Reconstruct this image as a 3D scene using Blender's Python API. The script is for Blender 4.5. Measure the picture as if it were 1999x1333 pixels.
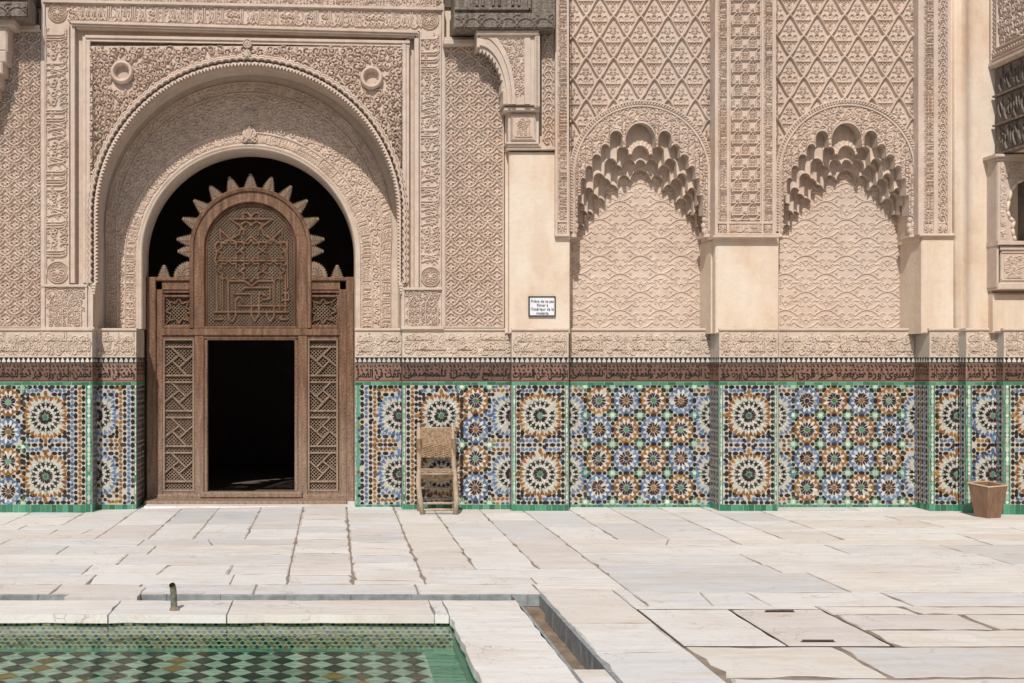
import bpy, math, random
import numpy as np
from math import sin, cos, pi, radians, atan2, sqrt
S = bpy.context.scene
for o in list(bpy.data.objects): bpy.data.objects.remove(o)
# ------------------------------------------------------------------ camera
D, F, CX, CY, EYE = 13.35, 2350.0, 650.0, 713.0, 1.6
cam_d = bpy.data.cameras.new('camera'); cam = bpy.data.objects.new('camera', cam_d)
S.collection.objects.link(cam); S.camera = cam
cam.location = (0, -D, EYE); cam.rotation_euler = (pi/2, 0, 0)
cam_d.sensor_width = 36; cam_d.sensor_fit = 'HORIZONTAL'; cam_d.lens = 36*F/1999
cam_d.shift_x = (999.5-CX)/1999; cam_d.shift_y = (CY-666.5)/1999
cam_d.clip_start = .05; cam_d.clip_end = 500
# ------------------------------------------------------------------ light
SUN = np.array([.26, 1.0, -1.06]); SUN = SUN/np.linalg.norm(SUN)
elev = math.asin(-SUN[2]); azim = atan2(-SUN[0], -SUN[1])       # direction towards the sun
w = bpy.data.worlds.new('World'); S.world = w; w.use_nodes = True
nt = w.node_tree; bg = nt.nodes['Background']; sky = nt.nodes.new('ShaderNodeTexSky')
sky.sky_type = 'NISHITA'; sky.sun_disc = False; sky.sun_elevation = elev; sky.sun_rotation = azim
sky.dust_density = 1.5
nt.links.new(sky.outputs[0], bg.inputs[0]); bg.inputs[1].default_value = .10
sd = bpy.data.lights.new('sun', 'SUN'); sd.energy = 4.0; sd.angle = radians(.5); sd.color = (1, .955, .90)
so = bpy.data.objects.new('sun', sd); S.collection.objects.link(so); so.location = (-5, -20, 20)
from mathutils import Vector
so.rotation_euler = Vector(SUN).to_track_quat('-Z', 'Y').to_euler()
S.view_settings.view_transform = 'Standard'; S.view_settings.look = 'None'
S.view_settings.exposure = -0.08; S.view_settings.gamma = 1
# ------------------------------------------------------------------ helpers
def X(u, y=0.): return (u-CX)*(y+D)/F
def Z(v, y=0.): return EYE+(CY-v)*(y+D)/F
def PX(y=0.): return (y+D)/F                     # metres per photo pixel on the plane y
rnd = random.Random(7); rng = np.random.default_rng(7)
COL = S.collection
def link(o, parent=None):
    COL.objects.link(o)
    if parent is not None: o.parent = parent
    return o
def tag(o, label=None, cat=None, group=None, kind=None):
    if label: o['label'] = label
    if cat: o['category'] = cat
    if group: o['group'] = group
    if kind: o['kind'] = kind
    return o
def thing(name, label, cat, group=None, loc=(0, 0, 0)):
    o = bpy.data.objects.new(name, None); o.empty_display_size = .1; o.location = loc
    COL.objects.link(o); return tag(o, label, cat, group)
def npmesh(name, V, Fc, mats, parent=None, mi=None, smooth=False, tone=None):
    """Fc: (n,4) or (n,3) int array or list of lists"""
    V = np.asarray(V, dtype=np.float32)
    q = parent
    while q is not None: V = V-np.array(q.location, dtype=np.float32); q = q.parent
    me = bpy.data.meshes.new(name)
    me.vertices.add(len(V)); me.vertices.foreach_set('co', V.ravel())
    if isinstance(Fc, np.ndarray):
        k = Fc.shape[1]; n = len(Fc); loops = Fc.ravel().astype(np.int32)
        starts = np.arange(0, n*k, k, dtype=np.int32)
    else:
        ln = np.array([len(f) for f in Fc], dtype=np.int32); n = len(Fc)
        loops = np.array([i for f in Fc for i in f], dtype=np.int32)
        starts = np.concatenate([[0], np.cumsum(ln)[:-1]]).astype(np.int32)
    me.loops.add(len(loops)); me.loops.foreach_set('vertex_index', loops)
    me.polygons.add(n); me.polygons.foreach_set('loop_start', starts)
    if not isinstance(mats, (list, tuple)): mats = [mats]
    for m in mats: me.materials.append(m)
    if mi is not None: me.polygons.foreach_set('material_index', np.asarray(mi, dtype=np.int32))
    me.polygons.foreach_set('use_smooth', np.full(n, bool(smooth)))
    if tone is not None:
        a = me.attributes.new('tone', 'FLOAT', 'FACE'); a.data.foreach_set('value', np.asarray(tone, dtype=np.float32))
    me.update(calc_edges=True)
    o = bpy.data.objects.new(name, me); return link(o, parent)
class MB:
    def __init__(s): s.v = []; s.f = []; s.m = []; s.t = []; s.pc = []
    def face(s, pts, m=0, t=.5):
        n = len(s.v); s.pc.append((n, n+len(pts), len(s.f), len(s.f)+1)); s.v += [tuple(p) for p in pts]; s.f.append(list(range(n, n+len(pts)))); s.m.append(m); s.t.append(t)
    def add(s, V, Fs, m=0, t=.5):
        n = len(s.v); s.v += [tuple(p) for p in V]; s.pc.append((n, len(s.v), len(s.f), len(s.f)+len(Fs)))
        for f in Fs: s.f.append([i+n for i in f]); s.m.append(m); s.t.append(t)
    def box(s, x0, x1, y0, y1, z0, z1, m=0, c=0., t=.5):
        """y0 = front. c chamfers the front edges."""
        if x1 < x0: x0, x1 = x1, x0
        if z1 < z0: z0, z1 = z1, z0
        if y1 < y0: y0, y1 = y1, y0
        if c <= 0:
            V = [(x0,y0,z0),(x1,y0,z0),(x1,y0,z1),(x0,y0,z1),(x0,y1,z0),(x1,y1,z0),(x1,y1,z1),(x0,y1,z1)]
            Fs = [(0,1,2,3),(5,4,7,6),(1,5,6,2),(4,0,3,7),(3,2,6,7),(4,5,1,0)]
        else:
            V = [(x0+c,y0,z0+c),(x1-c,y0,z0+c),(x1-c,y0,z1-c),(x0+c,y0,z1-c)]
            V += [(x0,y0+c,z0),(x1,y0+c,z0),(x1,y0+c,z1),(x0,y0+c,z1)]
            V += [(x0,y1,z0),(x1,y1,z0),(x1,y1,z1),(x0,y1,z1)]
            Fs = [(0,1,2,3),(4,5,1,0),(5,6,2,1),(6,7,3,2),(7,4,0,3),(8,9,5,4),(9,10,6,5),(10,11,7,6),(11,8,4,7),(9,8,11,10)]
        s.add(V, Fs, m, t)
    def pbox(s, u0, u1, v0, v1, yf, yb, m=0, c=.004, t=.5):
        s.box(X(u0, yf), X(u1, yf), yf, yb, Z(v1, yf), Z(v0, yf), m, c, t)
    def bar(s, p, q, w, d, yf, m=0, t=.5):
        """flat strap in an XZ plane from p to q (x,z), width w, front at yf, thickness d, chamfered"""
        (x0, z0), (x1, z1) = p, q; L = math.hypot(x1-x0, z1-z0)
        if L < 1e-6: return
        ax, az = (x1-x0)/L, (z1-z0)/L; nx, nz = -az, ax; h = w/2; e = h*.45
        V = []
        for (hh, yy) in ((h, yf+d), (h, yf+d*.3), (e, yf), (-e, yf), (-h, yf+d*.3), (-h, yf+d)):
            V.append((x0+nx*hh, yy, z0+nz*hh)); V.append((x1+nx*hh, yy, z1+nz*hh))
        Fs = [(2*i, 2*i+1, 2*i+3, 2*i+2) for i in range(5)]+[(0,2,4,6,8,10),(11,9,7,5,3,1)]
        s.add(V, Fs, m, t)
    def prism(s, pts, y0, y1, m=0, t=.5, side=True):
        """polygon in XZ extruded from y0 (front) to y1"""
        n = len(pts); V = [(x, y0, z) for x, z in pts]+[(x, y1, z) for x, z in pts]
        Fs = [tuple(range(n)), tuple(range(2*n-1, n-1, -1))]
        if side: Fs += [(i, i+n, (i+1) % n+n, (i+1) % n) for i in range(n)]
        s.add(V, Fs, m, t)
    def tube(s, pts, rad, n=8, m=0, cap=True, t=.5):
        """pts list of 3D points, rad scalar or list"""
        pts = [Vector(p) for p in pts]; k = len(pts); b = len(s.v)
        if not hasattr(rad, '__len__'): rad = [rad]*k
        f0 = len(s.f)
        up = Vector((0, 0, 1)); tan0 = (pts[1]-pts[0]).normalized()
        if abs(tan0.dot(up)) > .95: up = Vector((1, 0, 0))
        for i, p in enumerate(pts):
            tg = (pts[min(i+1, k-1)]-pts[max(i-1, 0)]).normalized()
            a = tg.cross(up).normalized(); c = tg.cross(a).normalized()
            for j in range(n):
                q = p+(a*cos(2*pi*j/n)+c*sin(2*pi*j/n))*rad[i]; s.v.append(tuple(q))
        for i in range(k-1):
            for j in range(n):
                s.f.append([b+i*n+j, b+i*n+(j+1) % n, b+(i+1)*n+(j+1) % n, b+(i+1)*n+j]); s.m.append(m); s.t.append(t)
        if cap:
            s.f.append([b+j for j in range(n)][::-1]); s.m.append(m); s.t.append(t)
            s.f.append([b+(k-1)*n+j for j in range(n)]); s.m.append(m); s.t.append(t)
        s.pc.append((b, len(s.v), f0, len(s.f)))
    def build(s, name, mats, parent=None, smooth=False, sep=True):
        if not s.f: return None
        if sep and parent is not None and 1 < len(s.pc) <= 400:      # far-apart pieces become parts of their own
            bb = [(np.min(s.v[a:b], 0)-.006, np.max(s.v[a:b], 0)+.006) for a, b, _, _ in s.pc]; n = len(bb); g = list(range(n))
            def fd(i):
                while g[i] != i: i = g[i]
                return i
            for i in range(n):
                for j in range(i):
                    if np.all(bb[i][0] <= bb[j][1]) and np.all(bb[j][0] <= bb[i][1]): g[fd(i)] = fd(j)
            cl = {}
            for i in range(n): cl.setdefault(fd(i), []).append(i)
            if 1 < len(cl) <= 12:
                o = None
                for ids in cl.values():
                    q = MB()
                    for i in ids:
                        a, b, fa, fb = s.pc[i]; k = len(q.v); q.v += s.v[a:b]
                        q.f += [[x-a+k for x in f] for f in s.f[fa:fb]]; q.m += s.m[fa:fb]; q.t += s.t[fa:fb]
                    o = npmesh(name, q.v, q.f, mats, parent, q.m, smooth, q.t)
                return o
        return npmesh(name, s.v, s.f, mats, parent, s.m, smooth, s.t)
# ------------------------------------------------------------------ materials
def nodes(name):
    m = bpy.data.materials.new(name); m.use_nodes = True; t = m.node_tree
    return m, t, t.nodes['Principled BSDF']
def N(t, kind, **kw):
    n = t.nodes.new(kind)
    for k, v in kw.items(): setattr(n, k, v)
    return n
def noise(t, co, scale, detail=4, rough=.55, vec_scale=None):
    n = N(t, 'ShaderNodeTexNoise'); n.inputs['Scale'].default_value = scale
    n.inputs['Detail'].default_value = detail; n.inputs['Roughness'].default_value = rough
    if vec_scale:
        mp = N(t, 'ShaderNodeMapping'); mp.inputs['Scale'].default_value = vec_scale
        t.links.new(co, mp.inputs[0]); co = mp.outputs[0]
    t.links.new(co, n.inputs['Vector']); return n.outputs[0]
def ramp(t, fac, stops):
    r = N(t, 'ShaderNodeValToRGB'); e = r.color_ramp.elements
    while len(e) < len(stops): e.new(.5)
    for k, (p, c) in enumerate(stops):
        e[k].position = p; e[k].color = (*c, 1) if len(c) == 3 else c
    t.links.new(fac, r.inputs[0]); return r.outputs[0]
def mix(t, fac, a, b, mode='MIX'):
    m = N(t, 'ShaderNodeMix', data_type='RGBA', blend_type=mode)
    for s_, v in ((m.inputs[0], fac), (m.inputs[6], a), (m.inputs[7], b)):
        if hasattr(v, 'is_output'): t.links.new(v, s_)
        elif isinstance(v, (int, float)): s_.default_value = v
        else: s_.default_value = (*v, 1)
    return m.outputs[2]
def wcoord(t):
    g = N(t, 'ShaderNodeNewGeometry'); return g.outputs['Position']
def bump(t, p, h, strength=.5, dist=.01):
    b = N(t, 'ShaderNodeBump'); b.inputs['Strength'].default_value = strength; b.inputs['Distance'].default_value = dist
    t.links.new(h, b.inputs['Height']); t.links.new(b.outputs[0], p.inputs['Normal'])
def mat_stucco(name, c0, c1, c2, bstr=.35):
    m, t, p = nodes(name); co = wcoord(t)
    a = noise(t, co, 1.3, 5, .6); b = noise(t, co, 9, 5, .65); c = noise(t, co, 60, 3, .6)
    col = ramp(t, a, [(.36, c0), (.52, c1), (.66, c2)])
    col = mix(t, .55, col, ramp(t, b, [(.3, tuple(x*.80 for x in c1)), (.6, tuple(min(x*1.15, 1) for x in c1))]))
    col = mix(t, ramp(t, b, [(.62, (0,0,0)), (.74, (.45,.45,.45))]), col, tuple(min(1, x*1.22+.03) for x in c1))
    g = noise(t, co, .55, 6, .7); col = mix(t, ramp(t, g, [(.50, (0,0,0)), (.66, (.55,.55,.55))]), col, (.50,.43,.375))
    o_ = noise(t, co, 2.3, 5, .7, (1, 1, .6)); col = mix(t, ramp(t, o_, [(.58, (0,0,0)), (.70, (.5,.5,.5))]), col, (.50,.34,.23))
    q_ = noise(t, co, 4.1, 6, .75, (2.2, 1, .5)); col = mix(t, ramp(t, q_, [(.62, (0,0,0)), (.72, (.5,.5,.5))]), col, (.66,.60,.54))
    t.links.new(col, p.inputs['Base Color']); p.inputs['Roughness'].default_value = .95
    p.inputs['Specular IOR Level'].default_value = .15
    bump(t, p, c, bstr, .006); return m
M = {}
M['stucco'] = mat_stucco('stucco', (.50,.385,.31), (.565,.45,.365), (.60,.50,.42))
M['stucco_warm'] = mat_stucco('stucco_warm', (.50,.39,.31), (.55,.45,.365), (.585,.495,.41))
def mat_plaster():
    m, t, p = nodes('plaster'); co = wcoord(t)
    a = noise(t, co, 1.1, 4, .6, (1, 1, .8)); b = noise(t, co, 3.2, 5, .6, (1.5, 1, .5)); c = noise(t, co, 45, 3)
    col = ramp(t, a, [(.32, (.60,.44,.315)), (.48, (.675,.55,.43)), (.66, (.70,.62,.515))])
    col = mix(t, .45, col, ramp(t, b, [(.35, (.57,.41,.285)), (.5, (.67,.55,.43)), (.68, (.72,.64,.545))]))
    s_ = noise(t, co, 2.0, 3, .5, (9, 9, .35))
    col = mix(t, ramp(t, s_, [(.58, (0,0,0)), (.75, (.35,.35,.35))]), col, (.60,.42,.28))
    v = N(t, 'ShaderNodeTexVoronoi'); v.inputs['Scale'].default_value = 3.1; t.links.new(co, v.inputs['Vector'])
    pit = ramp(t, v.outputs['Distance'], [(.012, (1,1,1)), (.02, (0,0,0))])
    col = mix(t, pit, col, (.25,.16,.1))
    ck = N(t, 'ShaderNodeTexVoronoi', feature='DISTANCE_TO_EDGE'); ck.inputs['Scale'].default_value = .9
    wb = N(t, 'ShaderNodeTexNoise'); wb.inputs['Scale'].default_value = 3; wb.inputs['Detail'].default_value = 6; t.links.new(co, wb.inputs['Vector'])
    av = N(t, 'ShaderNodeVectorMath', operation='MULTIPLY_ADD'); av.inputs[1].default_value = (.5, .5, .5); t.links.new(wb.outputs['Color'], av.inputs[0]); t.links.new(co, av.inputs[2]); t.links.new(av.outputs[0], ck.inputs['Vector'])
    col = mix(t, ramp(t, ck.outputs['Distance'], [(.0015, (.22,.22,.22)), (.004, (0,0,0))]), col, (.40,.29,.20))
    t.links.new(col, p.inputs['Base Color']); p.inputs['Roughness'].default_value = .85
    p.inputs['Specular IOR Level'].default_value = .2
    bump(t, p, noise(t, co, 9, 6, .65), .55, .018); return m
M['plaster'] = mat_plaster()
def mat_marble():
    m, t, p = nodes('marble'); co = wcoord(t)
    at = N(t, 'ShaderNodeAttribute', attribute_name='tone')
    mp = N(t, 'ShaderNodeMapping'); t.links.new(co, mp.inputs[0])
    cm = N(t, 'ShaderNodeCombineXYZ'); mu = N(t, 'ShaderNodeMath', operation='MULTIPLY'); mu.inputs[1].default_value = 37.
    t.links.new(at.outputs['Fac'], mu.inputs[0]); t.links.new(mu.outputs[0], cm.inputs[2]); t.links.new(mu.outputs[0], cm.inputs[1])
    ad = N(t, 'ShaderNodeVectorMath', operation='ADD'); t.links.new(co, ad.inputs[0]); t.links.new(cm.outputs[0], ad.inputs[1])
    c2 = ad.outputs[0]
    base = ramp(t, at.outputs['Fac'], [(0, (.52,.53,.54)), (.2, (.65,.65,.65)), (.42, (.74,.73,.70)), (.6, (.80,.785,.75)), (.75, (.74,.69,.61)), (.88, (.66,.60,.54)), (1, (.61,.56,.54))])
    st = noise(t, c2, 2.6, 6, .62, (.9, 7, 1))
    col = mix(t, .38, base, ramp(t, st, [(.33, (.50,.49,.49)), (.5, (.70,.685,.655)), (.7, (.80,.79,.755))]))
    cl = noise(t, co, .9, 4, .6); col = mix(t, ramp(t, cl, [(.5, (0,0,0)), (.72, (.5,.5,.5))]), col, (.62,.53,.45))
    vn = N(t, 'ShaderNodeTexNoise'); vn.inputs['Scale'].default_value = 3.; vn.inputs['Detail'].default_value = 5
    vn.inputs['Distortion'].default_value = 1.2; t.links.new(c2, vn.inputs['Vector'])
    vein = ramp(t, vn.outputs[0], [(.48, (0,0,0)), (.5, (.28,.28,.28)), (.52, (0,0,0))])
    col = mix(t, vein, col, (.50,.43,.37))
    y2 = noise(t, c2, 1.7, 7, .7, (.6, 2.5, 1)); col = mix(t, ramp(t, y2, [(.55, (0,0,0)), (.68, (.6,.6,.6))]), col, (.62,.52,.39))
    ck = N(t, 'ShaderNodeTexVoronoi', feature='DISTANCE_TO_EDGE'); ck.inputs['Scale'].default_value = 1.3
    wb = N(t, 'ShaderNodeTexNoise'); wb.inputs['Scale'].default_value = 2.5; wb.inputs['Detail'].default_value = 7; t.links.new(c2, wb.inputs['Vector'])
    av = N(t, 'ShaderNodeVectorMath', operation='MULTIPLY_ADD'); av.inputs[1].default_value = (.7, .7, .7); t.links.new(wb.outputs['Color'], av.inputs[0]); t.links.new(c2, av.inputs[2]); t.links.new(av.outputs[0], ck.inputs['Vector'])
    cf_ = mix(t, ramp(t, noise(t, co, 1.1, 2), [(.50, (0,0,0)), (.56, (1,1,1))]), (0,0,0), ramp(t, ck.outputs['Distance'], [(.002, (.6,.6,.6)), (.007, (0,0,0))]))
    col = mix(t, cf_, col, (.30,.25,.21))
    d = noise(t, co, 26, 5, .7); col = mix(t, ramp(t, d, [(.60, (0,0,0)), (.78, (.5,.5,.5))]), col, (.45,.38,.32))
    t.links.new(col, p.inputs['Base Color'])
    r = ramp(t, st, [(.3, (.42,.42,.42)), (.7, (.62,.62,.62))]); t.links.new(r, p.inputs['Roughness'])
    p.inputs['Specular IOR Level'].default_value = .3
    bump(t, p, noise(t, c2, 12, 6, .6), .3, .008); return m
M['marble'] = mat_marble()
def mat_flat(name, col, rough=.8, var=.2, scale=20, bs=.3, spec=.3, stretch=None, col2=None):
    m, t, p = nodes(name); co = wcoord(t)
    a = noise(t, co, scale, 5, .6, stretch)
    c2 = col2 or tuple(min(1, x*(1+var)) for x in col)
    t.links.new(ramp(t, a, [(.3, tuple(x*(1-var) for x in col)), (.7, c2)]), p.inputs['Base Color'])
    p.inputs['Roughness'].default_value = rough; p.inputs['Specular IOR Level'].default_value = spec
    bump(t, p, a, bs, .006); return m
M['stained'] = mat_flat('stained_marble_edge', (.47,.42,.365), .8, .3, 9, .2, .2, None, (.70,.67,.62))
M['mortar'] = mat_flat('mortar', (.27,.215,.17), .95, .35, 8)
M['bluestone'] = mat_flat('blue_grey_tile', (.26,.285,.29), .6, .3, 14)
M['sediment'] = mat_flat('sediment', (.23,.17,.12), .95, .35, 12)
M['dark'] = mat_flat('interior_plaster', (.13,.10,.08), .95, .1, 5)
M['iron'] = mat_flat('iron', (.07,.05,.04), .7, .3, 30)
M['rush'] = mat_flat('rush', (.30,.205,.125), .9, .45, 35, .4)
M['chairwood'] = mat_flat('chair_wood', (.42,.325,.24), .8, .38, 14, .4, .2, (8, 8, 1))
M['terracotta'] = mat_flat('bin_wood', (.21,.13,.085), .8, .22, 10, .3, .2, (4, 4, .6))
M['binrim'] = mat_flat('bin_rim', (.60,.42,.28), .7, .15, 20)
M['signwhite'] = mat_flat('sign_paper', (.72,.74,.76), .5, .04, 20, .0)
M['signframe'] = mat_flat('sign_frame', (.045,.03,.02), .5, .2, 20, .1)
M['ink'] = mat_flat('sign_ink', (.04,.04,.06), .6, .1, 20, .0)
def mat_wood(name, c0, c1, c2, carve=.8, grey=True):
    m, t, p = nodes(name); co = wcoord(t)
    g = noise(t, co, 7, 6, .65, (3, 3, .35)); k = noise(t, co, 55, 4, .65)
    col = ramp(t, g, [(.3, c0), (.52, c1), (.72, c2)])
    if grey:   # weathered towards the foot of the door
        sp = N(t, 'ShaderNodeSeparateXYZ'); t.links.new(co, sp.inputs[0])
        mr = N(t, 'ShaderNodeMapRange'); mr.inputs[1].default_value = 1.5; mr.inputs[2].default_value = .0
        t.links.new(sp.outputs[2], mr.inputs[0])
        mm = N(t, 'ShaderNodeMath', operation='MULTIPLY'); t.links.new(mr.outputs[0], mm.inputs[0]); t.links.new(g, mm.inputs[1])
        col = mix(t, mm.outputs[0], col, (.40,.31,.24))
    col = mix(t, ramp(t, k, [(.5, (0,0,0)), (.7, (.55,.55,.55))]), col, tuple(x*.45 for x in c0))
    t.links.new(col, p.inputs['Base Color']); p.inputs['Roughness'].default_value = .6; p.inputs['Specular IOR Level'].default_value = .25
    v = N(t, 'ShaderNodeTexVoronoi'); v.inputs['Scale'].default_value = 42; t.links.new(co, v.inputs['Vector'])
    ad = N(t, 'ShaderNodeMath', operation='ADD'); t.links.new(v.outputs['Distance'], ad.inputs[0]); t.links.new(k, ad.inputs[1])
    bump(t, p, ad.outputs[0], carve, .008); return m
M['wood'] = mat_wood('carved_cedar', (.095,.052,.032), (.185,.10,.058), (.27,.165,.105), .65)
M['lattice'] = mat_wood('lattice_cedar', (.17,.115,.08), (.25,.175,.12), (.33,.24,.17), .3)
M['oldwood'] = mat_wood('old_black_cedar', (.12,.092,.072), (.20,.162,.13), (.31,.26,.215), 1.0, False)
M['spout'] = mat_flat('verdigris_bronze', (.10,.10,.075), .5, .5, 40, .4, .5, None, (.20,.22,.15))
def mat_glaze(name, col, col2=None, rough=.32):
    m, t, p = nodes(name); co = wcoord(t)
    at = N(t, 'ShaderNodeAttribute', attribute_name='tone')
    col2 = col2 or tuple(min(1, x*1.5+.02) for x in col)
    c = ramp(t, at.outputs['Fac'], [(0, tuple(x*.62 for x in col)), (.5, col), (1, col2)])
    n = noise(t, co, 90, 3, .6); c = mix(t, ramp(t, n, [(.60, (0,0,0)), (.8, (.25,.25,.25))]), c, (.52,.47,.40))
    t.links.new(c, p.inputs['Base Color']); p.inputs['Roughness'].default_value = rough
    p.inputs['Specular IOR Level'].default_value = .25
    bump(t, p, noise(t, co, 30, 2), .22, .006); return m
# 0 white bed, 1 black, 2 blue, 3 ochre, 4 green, 5 aubergine, 6 pale green, 7 terracotta, 8 white glaze
GL = [mat_glaze('white_zellij', (.46,.43,.37)), mat_glaze('black_zellij', (.022,.020,.020), (.06,.05,.045)),
      mat_glaze('blue_zellij', (.085,.145,.265), (.16,.24,.37)), mat_glaze('ochre_zellij', (.225,.095,.025), (.32,.155,.035)),
      mat_glaze('green_zellij', (.045,.20,.115), (.10,.32,.21)), mat_glaze('aubergine_zellij', (.035,.018,.022), (.075,.04,.045)),
      mat_glaze('pale_green_zellij', (.46,.58,.46), (.60,.70,.60)), mat_glaze('terracotta_zellij', (.22,.125,.09), (.30,.18,.135), .6),
      mat_glaze('pale_glaze', (.50,.50,.45), (.61,.60,.54))]
# ------------------------------------------------------------------ relief rasters
CELL = .0055
class Rel:
    """height raster over x,z in metres; tile wraps around"""
    def __init__(s, x0, z0, wd, ht, cell=CELL, tile=False):
        s.x0, s.z0, s.tile = x0, z0, tile
        s.nx = max(4, int(round(wd/cell))); s.nz = max(4, int(round(ht/cell)))
        s.cx = wd/s.nx; s.cz = ht/s.nz; s.w, s.h = wd, ht
        if not tile: s.nx += 1; s.nz += 1
        s.a = np.zeros((s.nz, s.nx), dtype=np.float64); s.P = []
    def pts(s, p, wd, hgt=1.):
        p = np.asarray(p, dtype=float).reshape(-1, 2); n = len(p)
        s.P.append(np.column_stack([p, np.full(n, wd) if np.isscalar(wd) else wd, np.full(n, hgt)]))
    def line(s, p, wd, hgt=1.):
        p = np.asarray(p, dtype=float); out = []
        for a, b in zip(p[:-1], p[1:]):
            k = max(2, int(np.hypot(*(b-a))/(CELL*.6))+1); tt = np.linspace(0, 1, k)[:, None]; out.append(a+(b-a)*tt)
        s.pts(np.vstack(out), wd, hgt)
    def arc(s, cx, cz, r, a0, a1, wd, hgt=1., rz=None):
        k = max(4, int(abs(a1-a0)*r/(CELL*.6))+2); t = np.linspace(a0, a1, k)
        s.pts(np.column_stack([cx+r*np.cos(t), cz+(rz or r)*np.sin(t)]), wd, hgt)
    def spiral(s, cx, cz, r, a0, turns, d=1, wd=.008, hgt=1., tail=1.6):
        k = max(10, int(turns*2*pi*r/(CELL*.7))+6); t = np.linspace(0, 1, k)
        rr = r*(tail-(tail-1)*np.minimum(1, t*2.5))*(1-.72*t); a = a0+d*turns*2*pi*t
        s.pts(np.column_stack([cx+rr*np.cos(a), cz+rr*np.sin(a)]), wd*(.75+.25*t), hgt)
    def flush(s, soft=.006):
        if not s.P: return s
        P = np.vstack(s.P); s.P = []
        kx = int(np.max(P[:, 2])/s.cx)+2
        ix = np.floor((P[:, 0]-s.x0)/s.cx).astype(int); iz = np.floor((P[:, 1]-s.z0)/s.cz).astype(int)
        for i in range(-kx, kx+1):
            for j in range(-kx, kx+1):
                gx = ix+i; gz = iz+j
                d = np.hypot(s.x0+gx*s.cx-P[:, 0], s.z0+gz*s.cz-P[:, 1])
                v = np.clip((P[:, 2]+soft*.5-d)/soft, 0, 1)*P[:, 3]
                if s.tile: gx = gx % s.nx; gz = gz % s.nz; ok = v > 0
                else: ok = (v > 0) & (gx >= 0) & (gx < s.nx) & (gz >= 0) & (gz < s.nz)
                np.maximum.at(s.a, (gz[ok], gx[ok]), v[ok])
        return s
    def sample(s, x, z):
        fx = (x-s.x0)/s.cx; fz = (z-s.z0)/s.cz
        i = np.floor(fx).astype(int); j = np.floor(fz).astype(int); tx = fx-i; tz = fz-j
        if s.tile: i0, i1, j0, j1 = i % s.nx, (i+1) % s.nx, j % s.nz, (j+1) % s.nz
        else:
            i0 = np.clip(i, 0, s.nx-1); i1 = np.clip(i+1, 0, s.nx-1); j0 = np.clip(j, 0, s.nz-1); j1 = np.clip(j+1, 0, s.nz-1)
        a = s.a
        return (a[j0, i0]*(1-tx)+a[j0, i1]*tx)*(1-tz)+(a[j1, i0]*(1-tx)+a[j1, i1]*tx)*tz
def poisson(x0, x1, z0, z1, d, r, ok=None):
    """jittered hexagonal points"""
    out = []; row = 0; z = z0+d*.4
    while z < z1-d*.2:
        x = x0+(d*.5 if row % 2 else d*.95)*r.uniform(.8, 1.1)
        while x < x1-d*.3:
            q = (x+r.uniform(-.18, .18)*d, z+r.uniform(-.18, .18)*d)
            if ok is None or ok(*q): out.append(q)
            x += d*r.uniform(.92, 1.1)
        z += d*.86; row += 1
    return out
def fill_scrolls(R, x0, x1, z0, z1, d=.098, wd=.0085, r=rnd, ok=None, dense=True):
    for (x, z) in poisson(x0, x1, z0, z1, d, r, ok):
        dr = r.choice((1, -1)); a0 = r.uniform(0, 2*pi)
        R.spiral(x, z, d*.42, a0, r.uniform(1.15, 1.45), dr, wd, 1., 1.5)
        R.pts([(x+d*.02, z)], wd*1.15, 1.)
        if dense:
            for k in range(3):
                a = r.uniform(0, 2*pi); q = d*.56
                cx_, cz_ = x+q*cos(a), z+q*sin(a); b = r.uniform(0, 6)
                R.arc(cx_, cz_, d*.15, b, b+3.2, wd*.62, .62)
                R.pts([(cx_, cz_)], wd*.7, .75)
def script_band(R, fx, L, W, r, hook=True):
    """lettering-like strokes along a band. fx(s,t)->(x,z); s along, t across 0..W"""
    def ln(p, wd, h=1.): R.line([fx(*q) for q in p], wd, h)
    def ring(s, t, q, wd, h=1., a0=0, a1=2*pi):
        k = max(6, int(q*(a1-a0)/(CELL*.6))); a = np.linspace(a0, a1, k)
        R.pts([fx(s+q*cos(b), t+q*sin(b)) for b in a], wd, h)
    s = W*.12; wd = min(.0072, W*.034)
    while s < L-W*.12:
        k = r.random()
        if k < .42:
            n = r.choice((1, 2, 2, 3)); g = W*.105
            for i in range(n):
                ln([(s+i*g, W*.95), (s+i*g, W*.38)], wd)
                c = [(s+i*g+W*.16*(1-cos(b)), W*.38-W*.24*sin(b)) for b in np.linspace(0, 1.9, 8)]
                ln(c, wd)
            ring(s-W*.09, W*.72, W*.05, wd*.8, .8)
            s += g*n+W*.12
        elif k < .72:
            ring(s+W*.07, W*.66, W*.085, wd); ring(s+W*.22, W*.60, W*.07, wd)
            ln([(s+W*.05*i, W*(.30+.10*sin(i*1.5+1))) for i in range(8)], wd)
            ring(s+W*.12, W*.14, W*.06, wd*.8, .9, .3, 4.6); ring(s+W*.28, W*.18, W*.05, wd*.8, .9, 2.5, 6.8)
            ring(s+W*.17, W*.87, W*.05, wd*.7, .8, 0, 4)
            s += W*.37
        else:
            c = [(s+W*(.02+.30*i/10), W*(.55+.33*cos(i*.5))) for i in range(11)]
            ln(c, wd*1.1); ring(s+W*.1, W*.45, W*.06, wd*.8)
            ln([(s+W*.02*i, W*(.2+.01*i*i*.3)) for i in range(14)], wd)
            ring(s+W*.24, W*.22, W*.045, wd*.8, .9)
            s += W*.33
    for i in range(int(L/W*20)):
        q = (r.uniform(0, L), r.uniform(W*.05, W*.95)); a = r.uniform(0, 6)
        ring(q[0], q[1], W*.045, wd*.62, .62, a, a+3.4)
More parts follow.
